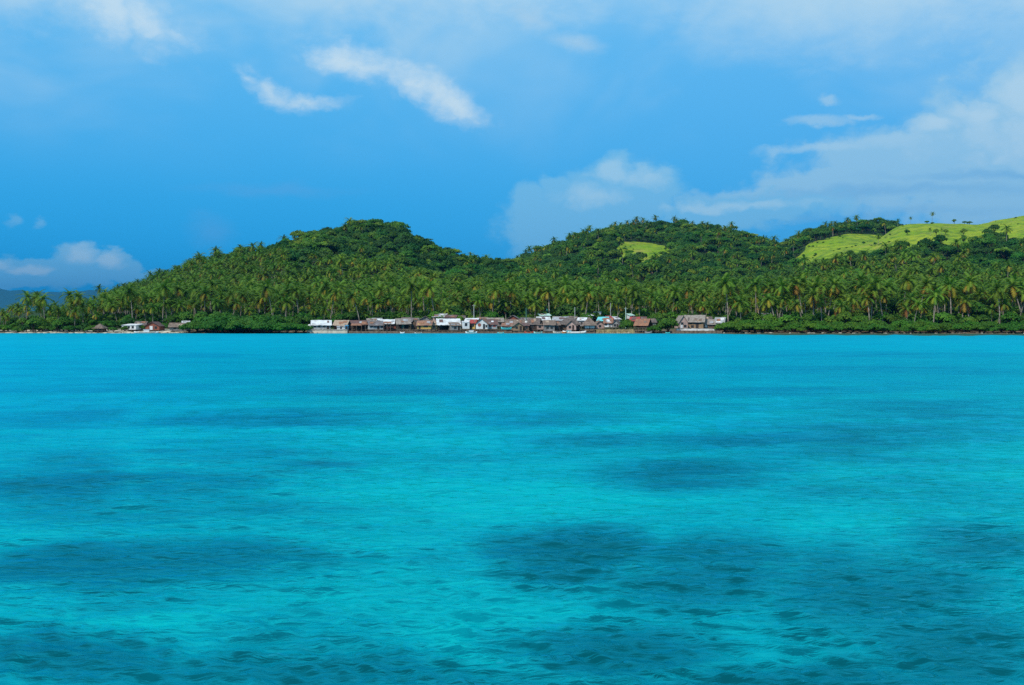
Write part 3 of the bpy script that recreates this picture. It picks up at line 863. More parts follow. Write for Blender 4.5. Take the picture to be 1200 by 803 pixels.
for q, (u, w) in enumerate(((1089, 'leftmost'), (1096, 'second'), (1102, 'third'), (1107, 'rightmost'))):
    px_plant(PALM[2] if q % 2 == 0 else TREE[0], u, 277 - q * .3, 9 - q * .6, 13.0 if q % 2 == 0 else 10.0, f'{w} of four small dark trees in a line on the grassy ridge', 'tree', 'four trees on the ridge')
px_plant(TREE[1], 1164, 275, 12, 11.0, 'large dark tree crowning the wooded tongue on the grassy ridge', 'tree')
px_plant(TREE[1], 1156, 279, 11, 11.0, 'dark tree left of the large one on the wooded tongue', 'tree')
px_plant(TREE[0], 1128, 277, 9, 10.0, 'grey-green tree beside the grassy knoll', 'tree')
px_plant(MANG[0], 776, 300, 6, 4.3, 'dark bush on the right tip of the bright hillside clearing', 'bush')
px_plant(MANG[0], 737, 299, 6, 4.3, 'dark bush at the left part of the bright hillside clearing', 'bush')
px_plant(PALM[4], 907, 301, 24, 17.0, 'tall palm standing clear at the left foot of the grassy ridge', 'palm')
px_plant(TREE[1], 946, 280, 13, 11.0, 'large dark domed tree on the wooded crest left of the grass', 'tree', y0=900)
px_plant(TREE[1], 966, 277, 12, 11.0, 'second dark domed tree on the wooded crest left of the grass', 'tree', y0=900)
px_plant(FLAT, 500, 293, 17, 15.0, 'thin flat-topped tree standing above the right shoulder of the left hill', 'tree')
px_plant(FLAT, 535, 306, 15, 15.0, 'wide flat-topped tree lower down the right shoulder of the left hill', 'tree')
px_plant(FLAT, 590, 315, 14, 15.0, 'flat-topped tree in the dip between the two hills', 'tree')
px_plant(FLAT, 222, 329, 15, 15.0, 'flat-topped tree on the left skyline of the left hill', 'tree')
px_plant(FLAT, 897, 292, 13, 15.0, 'flat-topped tree in the dip left of the wooded crest', 'tree', y0=800)
px_plant(PALM[4], 118, 362, 27, 17.0, 'tall palm silhouetted against the far blue hills', 'palm', y0=440)
px_plant(PALM[0], 147, 356, 24, 14.5, 'tall pale-trunked palm on the left skyline above the white beach house', 'palm', y0=440)
px_plant(PALM[4], 173, 345, 20, 17.0, 'high palm on the skyline above the slanting brown beach roof', 'palm', y0=500)
px_plant(PALM[2], 468, 279, 10, 13.0, 'small palm poking from the crown of the left hill', 'palm')

# mangroves and shore shrubs ------------------------------------------------
mi = 0
def mangrove(u, dY, hpx, wfac, label, group, lowz=None):
    global mi
    k = mi % 3; mi += 1
    y = float(shore(u)) + dY; x = X(u, y)
    nat = [4.3, 4.8, 3.6][k]; s = hpx * y / F / nat
    o = place(MANG[k], x, y, rnd.random() * 6.28, s, label, 'shrub', group, z=max(float(ground(x, y)), -0.15))
    o.scale = (s * wfac, s * wfac, s)


G1 = 'mangroves left of the village'; G2 = 'mangroves along the right shore'; G3 = 'low shrubs on the left beach'
for q, u in enumerate(np.linspace(222, 356, 15)):
    mangrove(u, rnd.uniform(-1, 3), 12 + 4 * math.sin((u - 215) / 145 * PI) + rnd.uniform(-1.5, 1.5), 1.15, f'bright green mangrove in the front of the clump, {"nearest the beach huts" if q < 5 else "at its middle" if q < 10 else "nearest the white village roof"}', G1)
for q, u in enumerate(np.linspace(240, 352, 11)):
    mangrove(u, rnd.uniform(8, 14), 17 + 3 * math.sin((u - 215) / 145 * PI) + rnd.uniform(-2, 2), 1.1, f'taller mangrove at the back of the clump, {"left part" if q < 4 else "middle part" if q < 8 else "right part"}', G1)
names = [(912, 'by the bluish shed'), (960, 'just right of the bluish shed'), (1020, 'below the start of the grassy ridge'), (1080, 'below the bend of the grassy ridge'), (1140, 'below the lone ridge palm'), (1300, 'at the right edge')]
for u in np.linspace(851, 1226, 44):
    lb = next(n for b, n in names if u < b)
    mangrove(u + rnd.uniform(-3, 3), rnd.uniform(1.5, 5), 9.8 + rnd.uniform(-2.8, 3), 1.1, f'front-row mangrove of the shore hedge {lb}', G2)
for u in np.linspace(856, 1222, 32):
    lb = next(n for b, n in names if u < b)
    mangrove(u + rnd.uniform(-4, 4), rnd.uniform(8, 12), 12 + rnd.uniform(-3, 3.5), 1.0, f'taller back-row mangrove of the shore hedge {lb}', G2)
for u in np.linspace(-12, 132, 26):
    lb = 'at the far left edge' if u < 35 else 'below the left palms' if u < 80 else 'beside the small thatched beach hut'
    mangrove(u + rnd.uniform(-2, 2), rnd.uniform(3, 8), rnd.uniform(5, 9), 0.9, f'low green shrub on the pale sand {lb}', G3)
# single bushes in and round the village: (u, bottom y, height px, label)
for (u, dY, h, wf, lb) in ((734, 6, 15, .8, 'leafy bush between the turquoise roof and the rusty orange roof'), (783, 3, 19, .85, 'big round dark bush between the rusty roof and the pinkish house'), (766, 1, 9, 1.1, 'low bright bush at the waterline beside the rusty orange roof'),
                           (773, 4, 11, .9, 'middle-sized bush left of the big round bush'), (843, 4, 9, 1.0, 'low bush in front of the last grey village roof'), (146, 6, 7, .8, 'green bush in front of the white flat-roofed beach house'), (164, 9, 8, .9, 'green bush between the white and reddish beach houses'),
                           (572, 42, 18, 1.2, 'bright green bush behind the brown roofs left of the thin pole'), (590, 44, 20, 1.2, 'bright green bush just left of the thin green pole'), (603, 40, 15, 1.1, 'yellow-green bush behind the thin green pole'), (648, 42, 15, 1.0, 'light green bush behind the pale green roof'), (668, 42, 16, 1.0, 'dark green bush behind the big thatched huts'), (720, 46, 15, 1.1, 'green bush behind the red and white roofs'), (812, 40, 14, 1.1, 'green bush behind the pinkish brown house'),
                           (757, 44, 14, 1.1, 'green bush behind the rusty orange roof'), (395, 38, 13, 1.2, 'green bush behind the tan roof'), (770, 40, 16, 1.1, 'green bush behind the small grey hut roof'), (208, 30, 14, 1.0, 'green bush behind the slanting brown beach roof'), (192, 12, 9, .8, 'green bush between the reddish house and the slanting brown roof'), (126, 16, 12, .9, 'green bush right of the small thatched beach hut'), (700, 44, 12, 1.0, 'green bush behind the turquoise roof')):
    mangrove(u, dY, h, wf, lb, 'bushes around the village houses')

# ------------------------------------------------------------------ houses
def house(label, u0, u1, yb, ye, yr, dY, wall, roof, rt='side', depth=5.0, over=0.45, rz=0.0, wins=(), door=None, dmat='dark', stilts=None, opened=False, name='beach_house', frame='wood', wmat='pane', side_deck=None, wbot=None, ytrim=None, gable=None):
    """photograph columns u0..u1 of the walls, rows of wall foot yb, eave ye, ridge yr; dY metres behind the waterline.
    wins: (centre 0..1, sill 0..1, width m, height m); door: (centre 0..1, width m)"""
    uc = (u0 + u1) / 2
    Y = float(shore(uc)) + dY
    x0, x1 = X(u0, Y), X(u1, Y)
    w = x1 - x0; xc = (x0 + x1) / 2
    zb, ze, zr = Z(yb, Y), Z(ye, Y), Z(yr, Y + (depth / 2 if rt in ('side', 'hip') else depth if rt == 'shed' else 0))
    gz = float(ground(xc, Y + depth / 2)); gz = max(gz, -0.4)
    if abs(rz) < 3 and rt != 'hip': rz += random.Random(int(u0 * 17)).choice((-16, -11, -7, 8, 12, 18))
    root = empty(name, (xc, Y, zb), R(rz)); tag(root, label, 'house', 'houses of the shore village')
    H = ze - zb; Rr = max(zr - zb, H + 0.25); d = depth; hw = w / 2; t = 0.12
    r = random.Random(int(u0 * 31 + yb * 7))
    # walls (front face lies in the plane y = 0)
    mb = MB()
    # 'v' is the rise of the wall top over the eave height at each outline point
    if opened:
        mb.box(-hw, hw, d * 0.45, d, 0, H - 0.06)
        mb.box(-hw, -hw + 0.1, d * 0.12, d * 0.45 - 0.004, 0, H * 0.42); mb.box(hw - 0.1, hw, d * 0.12, d * 0.45 - 0.004, 0, H * 0.42)
    elif rt == 'side':
        mb.prism([(0, 0), (d, 0), (d, H - 0.02), (d / 2, Rr - t - 0.06), (0, H - 0.02)], (-hw, hw), lambda a, b, s: (s, a, b))
    elif rt == 'front':
        mb.prism([(-hw, 0), (hw, 0), (hw, H - 0.02), (0, Rr - t - 0.06), (-hw, H - 0.02)], (0, d), lambda a, b, s: (a, s, b))
    elif rt == 'shed':
        mb.prism([(0, 0), (d, 0), (d, Rr - t - 0.06), (0, H - 0.04)], (-hw, hw), lambda a, b, s: (s, a, b))
    else:
        mb.box(-hw, hw, 0, d, 0, H - 0.02)
    mb.build('wall', M[wall], root)
    # roof, closed slabs with a slightly sagging, uneven run
    mb = MB(); n = max(4, int(w / 0.7)); o = over
    def jit(): return r.uniform(-.05, .05)
    if rt == 'side':
        sl = (Rr - H) / (d / 2); e = H - sl * o
        prof = [(-o, e), (d / 2, Rr), (d + o, e), (d + o, e - t), (d / 2, Rr - t), (-o, e - t)]
        st = np.linspace(-hw - o, hw + o, n + 1); js = [jit() for _ in st]
        mb.prism(prof, range(n + 1), lambda a, b, s: (st[s], a + (jit() * 2 if a < 0 else 0), b + js[s]))
    elif rt == 'front':
        sl = (Rr - H) / hw; e = H - sl * o
        prof = [(-hw - o, e), (0, Rr), (hw + o, e), (hw + o, e - t), (0, Rr - t), (-hw - o, e - t)]
        n = max(4, int(d / 0.7)); st = np.linspace(-o, d + o, n + 1); js = [jit() * .6 for _ in st]
        mb.prism(prof, range(n + 1), lambda a, b, s: (a, st[s], b + js[s]))
    elif rt == 'shed':
        sl = (Rr - H) / d
        prof = [(-o, H - sl * o), (d + o, Rr + sl * o), (d + o, Rr + sl * o - t), (-o, H - sl * o - t)]
        st = np.linspace(-hw - o, hw + o, n + 1); js = [jit() for _ in st]
        mb.prism(prof, range(n + 1), lambda a, b, s: (st[s], a + (jit() * 2 if a < 0 else 0), b + js[s]))
    else:
        a, b_ = hw + o, d + o; rl = max(hw - d * 0.45, 0.15); e = H - 0.25
        b = len(mb.v)
        mb.v += [(-a, -o, e), (a, -o, e), (a, b_, e), (-a, b_, e), (-rl, d / 2, Rr), (rl, d / 2, Rr), (-a, -o, e - t), (a, -o, e - t), (a, b_, e - t), (-a, b_, e - t)]
        mb.f += [(0, 1, 5, 4), (1, 2, 5), (2, 3, 4, 5), (3, 0, 4), (1, 0, 6, 7), (2, 1, 7, 8), (3, 2, 8, 9), (0, 3, 9, 6), (6, 9, 8, 7)]
    rf = mb.build('roof', M[roof], root)
    if rt in ('side', 'shed') and w > 1.8 and roof not in ('white', 'blue'):
        pal = ['rust_metal', 'grey_metal', 'dull_metal', 'maroon_metal', 'thatch', 'bright_metal'] if 'metal' in roof else ['old_thatch', 'tan_thatch', 'grey_metal', 'thatch', 'rust_metal']
        yr_, zr_ = (d / 2, Rr) if rt == 'side' else (d, Rr)
        for _ in range(r.randint(1, 3)):
            pm = r.choice([q for q in pal if q != roof]); pw = r.uniform(.5, min(1.8, w * .45)); cx = r.uniform(-hw + pw / 2, hw - pw / 2)
            t0 = r.uniform(.02, .5); t1 = min(.97, t0 + r.uniform(.25, .5)); lift = r.uniform(.085, .12)
            f_ = lambda q: (q * yr_, H + (zr_ - H) * q + lift)
            (ya, za), (yb_, zb_) = f_(t0), f_(t1)
            MB().prism([(ya, za), (yb_, zb_), (yb_, zb_ - .05), (ya, za - .05)], (cx - pw / 2, cx + pw / 2), lambda a, b, s: (s, a, b)).build('roof_patch', M[pm], rf)
    yf = d * 0.45 if opened else 0.0
    if opened:
        for k in range(3 if w > 3 else 2):
            px = -hw + 0.15 + (w - 0.3) * k / (2 if w > 3 else 1)
            MB().tube([(px, 0.1, 0 if stilts is None else 0.0), (px, 0.1, H - 0.15)], 0.08, 6).build('post', M['wood'], root)
    for (c, sb, ww, wh) in wins:
        cx = -hw + c * w; z0 = H * sb
        f = MB().box(cx - ww / 2 - .07, cx + ww / 2 + .07, yf - 0.06, yf + 0.03, z0 - .07, z0 + wh + .07).build('window', M[frame], root)
        MB().box(cx - ww / 2, cx + ww / 2, yf - 0.09, yf - 0.062, z0, z0 + wh).build('pane', M[wmat], f)
    if door:
        cx = -hw + door[0] * w; dw = door[1]
        dr = MB().box(cx - dw / 2, cx + dw / 2, yf - 0.07, yf + 0.02, 0.06, min(1.95, H * 0.88)).build('door', M[dmat], root)
    # floor platform and stilts
    fl = zb - gz
    if fl > 0.25:
        MB().box(-hw - 0.15, hw + 0.15, -0.5, d + 0.1, -0.16, -0.003).build('floor_deck', M['wood'], root)
        if stilts is not False:
            ns = max(2, int(round(w / 1.5)) + 1)
            for k in range(ns):
                px = -hw + 0.1 + (w - 0.2) * k / (ns - 1)
                for py in ((-0.35, d * 0.5) if d > 2 else (-0.3,)):
                    q = r.uniform(-.06, .06)
                    MB().tube([(px + q, py, -fl - 0.5), (px, py, -0.163)], 0.085, 6).build('stilt', M['wood'], root)
    if gable:
        gx, gz_, gr, gm = gable
        pts = [(gx * w - hw + gr * math.cos(a), gz_ * H + gr * math.sin(a)) for a in np.linspace(0, 2 * PI, 15)[:-1]]
        MB().prism(pts, (-0.07, -0.005), lambda a, b, s: (a, s, b)).build('round_window', M[gm], root)
    return root


def awning(label, u0, u1, yf_, yb_, dY, mat, depth=2.0):
    Y = float(shore((u0 + u1) / 2)) + dY; w = (X(u1, Y) - X(u0, Y)); xc = X((u0 + u1) / 2, Y)
    zf, zb = Z(yf_, Y), Z(yb_, Y + depth)
    gz = max(float(ground(xc, Y + depth)), -.3)
    root = empty('shade_shelter', (xc, Y, gz)); tag(root, label, 'shelter', 'lean-to shelters of the shore village')
    n = max(3, int(w / .8)); st = np.linspace(-w / 2, w / 2, n + 1); r = random.Random(int(u0 * 13))
    js = [r.uniform(-.08, .08) for _ in st]
    MB().prism([(0, zf - gz), (depth, zb - gz), (depth, zb - gz - .07), (0, zf - gz - .07)], range(n + 1), lambda a, b, s: (st[s], a, b + js[s])).build('sheet_roof', M[mat], root)
    for k in range(3):
        px = -w / 2 + .15 + (w - .3) * k / 2
        MB().tube([(px, .12, -.8), (px, .12, zf - gz - .12)], .07, 6).build('post', M['wood'], root)
        MB().tube([(px, depth - .12, -.8), (px, depth - .12, zb - gz - .14)], .07, 6).build('post', M['wood'], root)
    return root


H_ = house
# far left beach
H_('small brown thatched hut on the white sand among the left palms', 110, 120, 388.5, 384, 379.5, 3, 'brown', 'thatch', 'hip', 3.5, .6, 0, [(.3, .4, .6, .6)], (.7, .8))
H_('white flat-roofed beach house with a row of three dark windows', 142, 160, 386.3, 381, 379.6, 6, 'white', 'white', 'shed', 4.5, .25, 0, [(.2, .3, .75, .7), (.5, .3, .75, .7), (.78, .3, .75, .7)], None)
H_('dull grey-brown hut half hidden behind the white flat-roofed house', 158, 170, 386, 380.5, 376.5, 14, 'dark', 'old_thatch', 'side', 4, .4, 4, [(.5, .4, .7, .6)])
H_('reddish brown beach house with a white door panel', 170, 187, 386.8, 381.5, 377, 7, 'reddish', 'maroon_metal', 'front', 4.5, .45, -5, [(.75, .3, .8, .8)], (.42, 1.1), 'white')
H_('stone-grey beach hut with a long slanting brown roof', 199, 219, 387.6, 382.6, 378.4, 5, 'grey', 'thatch', 'side', 4.5, .5, 8, [(.3, .35, .8, .6), (.7, .35, .8, .6)])
H_('small house with a pale sheet roof behind the slanting brown roof', 214, 222, 384, 379, 376.2, 17, 'pale_grey', 'bright_metal', 'shed', 3.5, .3, 0, [(.5, .4, .6, .6)])
H_('tiny grey-brown hut peeping above the left mangroves', 250, 257, 384, 379.6, 377, 20, 'grey', 'thatch', 'side', 3, .4, 0, [(.5, .45, .6, .5)])
# village, from its left end
H_('grey house under a bright white slanting roof at the left end of the village', 366, 387, 386, 380, 375.2, 4, 'pale_grey', 'bright_metal', 'side', 4.5, .5, 10, [(.15, .4, .8, .8), (.38, .4, .8, .8), (.66, .4, .8, .8)], (.86, .9))
H_('red gabled house with a tan thatched roof', 391, 406, 385.5, 380.5, 375.2, 9, 'reddish', 'tan_thatch', 'side', 4.5, .5, -10, [(.3, .4, .8, .7)], (.7, .9))
H_('low white hut with a blue right end in front of the tan roof', 395, 404, 386.2, 383, 382, 3.5, 'white', 'grey_metal', 'shed', 2.5, .15, 0, [(.5, .3, .5, .5)])
H_('small bright blue shed beside the low white hut', 404.3, 408, 386.2, 382, 381, 3.2, 'blue', 'blue', 'shed', 2.5, .1, 0, [], (.5, .7))
H_('dark hut with a steep brown roof between the tan and maroon roofs', 404, 413, 386, 381, 375.6, 11, 'dark', 'old_thatch', 'front', 4, .4, 14, [(.6, .4, .7, .7)])
H_('long low house under a dull maroon roof', 411, 431, 386, 380, 375.4, 12, 'reddish', 'maroon_metal', 'side', 5, .5, 3, [(.2, .4, .8, .7), (.55, .4, .8, .7)], (.8, .9))
awning('faded orange lean-to roof over a dark porch below the maroon roof', 411, 424, 381.4, 379.2, 6, 'rust_metal')
awning('second faded orange lean-to roof, nearer the pale blue-grey house', 423, 433, 380.2, 377.0, 6.5, 'rust_metal')
H_('open-fronted brown hut beneath the orange lean-to roofs', 412, 430, 386, 381, 379.5, 8.5, 'brown', 'brown_metal', 'shed', 3, .2, 0, [(.3, .2, .7, .9)], (.7, .9), opened=True)
H_('pale blue-grey walled house under a dark slate-coloured roof', 433, 449, 386, 380.6, 376, 5, 'pale_grey', 'dull_metal', 'side', 4.5, .45, 0, [(.15, .5, .8, .7), (.42, .5, .8, .7), (.9, .3, .7, .8)], (.65, .8))
H_('grey hut with a low roof peeping over the slate-coloured roof', 431, 441, 381, 375.6, 373.2, 24, 'grey', 'grey_thatch', 'side', 4, .4, 0, [(.5, .3, .7, .6)])
H_('red-brown house under a white roof that ends in a white pillar', 447, 464, 386, 378.5, 374.3, 8, 'reddish', 'bright_metal', 'side', 4.5, .5, 8, [(.25, .4, .8, .9), (.5, .4, .8, .9)], (.75, .9))
awning('small rusty lean-to in front of the red-brown house', 449, 458, 378.8, 377.0, 4.6, 'rust_metal', 1.8)
H_('open grey thatched hut with a green deck and tall posts', 466, 480, 385.6, 378.5, 373.2, 3.5, 'dark', 'grey_thatch', 'side', 4.5, .6, 0, [], (.5, .9), 'green_paint', opened=True)
H_('narrow brown board house left of the yellow house', 481.5, 489, 386, 379.5, 374.6, 6, 'brown', 'thatch', 'front', 4.5, .4, 0, [(.35, .35, .7, .8)], (.75, .8))
H_('mustard yellow house under a brown sheet roof', 489, 505, 385.6, 380.2, 375.6, 3, 'yellow', 'brown_metal', 'side', 4.5, .5, -6, [(.62, .35, 1.6, .75)], (.16, .7), 'dark', frame='yellow')
H_('brown side wing at the right end of the yellow house', 505.5, 511.5, 386, 380.5, 376.6, 5, 'tan', 'tan_thatch', 'side', 4, .3, 12, [(.5, .35, .6, .7)])
H_('house with a pale grey roof rising behind the yellow house', 491, 506, 380, 374.6, 370.3, 20, 'grey', 'grey_thatch', 'front', 5, .5, 5, [(.3, .3, .7, .7), (.7, .3, .7, .7)])
H_('topmost grey-roofed house with a reddish wall at the back of the village', 507, 522, 376.5, 370.8, 367.4, 32, 'pink', 'grey_metal', 'side', 5, .4, 0, [(.25, .35, .8, .7), (.6, .35, .8, .7)])
H_('dark house under the large white sheet roof', 514, 538, 387, 379.6, 373.4, 5, 'dark', 'bright_metal', 'side', 7, .7, 8, [(.15, .3, .9, .9), (.75, .3, .8, .9)], (.45, 1.0), opened=True)
H_('maroon-roofed house behind the large white sheet roof', 522, 534, 377, 371.8, 369, 30, 'reddish', 'maroon_metal', 'side', 4.5, .4, 0, [(.5, .3, .8, .7)])
H_('dark low-roofed hut at the back, right of the maroon-roofed house', 535, 545, 377, 372.5, 369.8, 31, 'dark', 'old_thatch', 'side', 4.5, .4, 0, [(.5, .3, .8, .7)])
H_('tumbledown brown hut under the right edge of the white sheet roof', 529, 540, 387, 381.5, 378, 2.5, 'grey', 'thatch', 'shed', 3.5, .3, 0, [(.4, .35, .8, .7)], (.8, .7))
H_('small white cube-like house with one square window', 542, 550.2, 385.4, 377.3, 376.4, 3, 'white', 'white', 'shed', 3.5, .08, 0, [(.5, .42, .8, 1.0)], frame='pale_grey')
H_('red-roofed house with a yellow front right of the white cube-like house', 550.6, 557, 385.6, 378.4, 374.4, 4.5, 'yellow', 'red_metal', 'side', 4.5, .35, 0, [(.6, .4, .7, .9)], (.2, .6))
H_('house with a white and red roof behind the white cube-like house', 545, 559, 381, 375.6, 372.9, 14, 'reddish', 'bright_metal', 'side', 4.5, .4, 0, [(.5, .3, .7, .6)])
H_('white gabled house with a round maroon window and dark door', 557.6, 571.5, 385.6, 379.0, 373.4, 2.5, 'white', 'brown_metal', 'front', 7, .4, -12, [(.9, .3, .5, .8)], (.70, .75), 'pane', gable=(.30, .72, .62, 'reddish'))
H_('grey side wing of the white gabled house with a red shuttered window', 571.8, 582.5, 385.4, 379.8, 374.2, 4.5, 'pale_grey', 'maroon_metal', 'side', 5, .4, 4, [(.22, .4, 1.0, .9), (.7, .4, .8, .8)], wmat='red_metal')
H_('long grey-roofed house behind the white gabled house', 571, 590, 382, 376.5, 372.4, 16, 'grey', 'grey_thatch', 'side', 5, .4, 6, [(.8, .3, .7, .6)])
H_('tall reddish house with a dark ridge behind the beached turquoise boat', 592, 610, 382, 374.8, 369.4, 17, 'reddish', 'dull_metal', 'front', 5, .5, -6, [(.25, .35, .8, .8), (.7, .35, .8, .8)])
H_('broad brown thatched hut behind the beached turquoise boat', 594, 614, 386.5, 379.5, 374.3, 9, 'brown', 'thatch', 'side', 5, .6, 4, [(.3, .3, .9, .8)], (.7, .9))
H_('low lean-to with a brown roof left of the broad thatched hut', 588, 600, 386.5, 382, 378.6, 5, 'grey', 'brown_metal', 'shed', 3.5, .3, -4, [(.5, .3, .8, .6)])
H_('rough stone-brown hut on the waterline right of the beached turquoise boat', 602, 613, 387.4, 381.5, 377.6, 2.5, 'tan', 'thatch', 'front', 3.5, .4, 0, [(.3, .4, .8, .7)], (.75, .7))
H_('dark weathered hut with a grey-brown slanting roof above the red boat', 619, 631, 386.6, 379.2, 372.6, 6, 'dark', 'old_thatch', 'side', 5, .5, -14, [(.4, .3, .8, .9)], (.8, .8))
H_('small brown hut tucked left of the dark weathered hut', 614, 620, 387, 381.5, 378.5, 4, 'brown', 'maroon_metal', 'shed', 3, .3, 0, [(.5, .35, .7, .7)])
H_('house under a bright white roof below the pale green upper roof', 631, 645, 384, 376.2, 371.2, 13, 'pink', 'bright_metal', 'side', 5, .45, 10, [(.3, .3, .8, .8)])
H_('small upper house with a pale green flat roof and orange wall', 633, 645, 374.5, 369.6, 367.6, 30, 'orange_paint', 'mint_metal', 'shed', 4, .35, 0, [(.35, .3, .8, .7), (.7, .3, .8, .7)])
H_('small pink-fronted hut between the dark weathered hut and the grey hut', 629.5, 637, 386, 380.5, 378, 5, 'pink', 'thatch', 'shed', 3.5, .3, 0, [(.4, .35, .8, .7)])
H_('grey board hut with a brown thatched roof above the cream boat', 638, 650, 388, 380, 375.2, 2, 'grey', 'thatch', 'side', 4.5, .5, 5, [(.3, .35, .8, .7), (.7, .35, .8, .7)])
H_('blue-grey roofed house behind the grey board hut', 648, 664, 382, 374.8, 371.2, 18, 'grey', 'grey_metal', 'side', 5, .45, 0, [(.5, .3, .8, .8)])
H_('largest dark thatched hut with a pinkish front above the long white boat', 655, 680, 386.4, 379.6, 371.8, 6, 'brown', 'old_thatch', 'hip', 6.5, .7, 0, [(.25, .35, .9, .8)], (.6, 1.0), 'pink')
H_('brown thatched gable in front of the largest dark hut', 664, 675, 386.6, 380.5, 375.6, 3, 'pink', 'thatch', 'front', 3.5, .5, 0, [(.35, .3, .8, .8)], (.7, .7))
H_('narrow brown hut at the left foot of the largest dark hut', 650.5, 656.5, 387, 380.5, 376.8, 4, 'dark', 'thatch', 'side', 3.5, .3, 0, [(.5, .35, .7, .8)])
H_('house with a curved-looking white roof behind the largest dark hut', 677, 686, 382, 375.2, 372, 20, 'pale_grey', 'bright_metal', 'side', 4.5, .4, -14, [(.5, .3, .7, .7)])
H_('hip-roofed thatched hut with two white shuttered windows', 685, 697, 386, 380.4, 371.9, 2, 'dark', 'thatch', 'hip', 5, .9, 0, [(.25, .25, 1.5, 1.15), (.75, .25, 1.5, 1.15)], wmat='white', frame='white')
H_('pinkish-brown hut right of the hip-roofed thatched hut', 698, 708, 385, 379.6, 375.8, 7, 'pink', 'thatch', 'front', 4.5, .4, 0, [(.5, .3, .8, .7)])
H_('house with a turquoise sheet roof', 700, 711, 382, 375.4, 371.3, 15, 'grey', 'cyan_metal', 'side', 5, .4, -18, [(.5, .3, .8, .7)])
H_('small white-roofed house high at the back, left of the turquoise roof', 688, 695, 374, 369.6, 367.2, 36, 'grey', 'bright_metal', 'shed', 4, .4, 0, [(.5, .3, .7, .7)])
H_('house with a bluish grey roof at the back, behind the turquoise roof', 696, 703, 373, 367.8, 365.3, 40, 'dark', 'grey_metal', 'side', 4.5, .4, 0, [(.5, .3, .7, .7)])
H_('orange-brown roofed house with an arched white doorway', 708.5, 717, 383.4, 377.6, 372.6, 6, 'white', 'rust_metal', 'side', 5, .5, -6, [(.2, .35, .7, .8)], (.72, .8), 'grey')
H_('small house with a bright red roof patch behind the arched doorway house', 714, 719, 380, 373.6, 370.4, 15, 'reddish', 'red_metal', 'shed', 4, .3, 0, [(.5, .3, .6, .7)])
H_('house with a long pale slanting roof right of the red roof patch', 718, 727, 380, 373.8, 371.2, 17, 'pale_grey', 'bright_metal', 'shed', 5, .4, 12, [(.5, .3, .7, .7)])
H_('small grey gabled hut left of the leafy village bush', 717.5, 726, 383.4, 379.2, 375.4, 5, 'grey', 'old_thatch', 'front', 4.5, .35, 0, [(.35, .25, .8, .7)], (.72, .6))
H_('red-roofed house with a white edge right of the leafy village bush', 738, 748, 381, 375.6, 371.3, 16, 'cream', 'red_metal', 'side', 5, .4, -16, [(.5, .3, .8, .7)])
H_('tiny teal and white roofed hut at the back, above the red roof', 738.5, 743.5, 373.5, 369.6, 367.6, 38, 'white', 'mint_metal', 'shed', 3.5, .3, 0, [(.5, .3, .7, .6)])
H_('stilt house with a rusty orange roof at the waterline', 744, 758.5, 384, 380.4, 373.6, 2, 'dark', 'rust_metal', 'side', 5, .5, -24, [(.5, .25, .9, .7)], (.8, .8), opened=True)
H_('small grey hut behind the rusty orange stilt house', 758, 769, 382, 377.4, 373.4, 15, 'grey', 'old_thatch', 'side', 4.5, .4, 8, [(.5, .3, .8, .7)])
H_('big pinkish brown two-storey house with a grey roof', 803, 824, 384.8, 376.2, 369.2, 8, 'tan', 'grey_thatch', 'side', 6, .6, 0, [(.28, .58, 1.1, .9), (.55, .58, 1.1, .9), (.82, .58, .9, .8), (.4, .1, .9, .8)], (.66, 1.0), frame='brown')
H_('pale pink gabled front wing of the big pinkish brown house', 795.5, 806, 384.6, 377.4, 369.8, 6, 'pink', 'grey_thatch', 'front', 6, .4, 6, [(.35, .55, .9, .8), (.7, .15, .9, .8)], (.3, .8), 'white')
H_('brown annex with a grey roof right of the big pinkish brown house', 825, 837, 384, 379.2, 374, 9, 'brown', 'grey_thatch', 'side', 4.5, .4, 0, [(.6, .3, 1.0, .8)], (.2, .8), 'white')
H_('white-sided hut with the last grey roof at the right end of the village', 838, 848, 384, 377.6, 371.8, 13, 'white', 'grey_metal', 'side', 5, .4, -20, [(.5, .3, .8, .7)])
H_('bluish shed with a flat roof among the palms right of the village', 870, 878, 372.6, 368, 366.6, 33, 'pale_grey', 'grey_metal', 'shed', 4, .4, 0, [(.4, .2, .8, .7)], name='palm_grove_shed')
H_('longer bluish shed beside the first one among the palms', 880, 889, 372.4, 367.6, 366, 34, 'pale_grey', 'grey_metal', 'shed', 4, .4, 0, [(.3, .2, .8, .7), (.7, .2, .8, .7)], name='palm_grove_shed')
H_('small white-posted open hut at the edge of the palms', 898, 906, 375, 369.2, 367.2, 24, 'pale_grey', 'grey_metal', 'shed', 3.5, .3, 0, [], None, opened=True, name='palm_grove_shed')

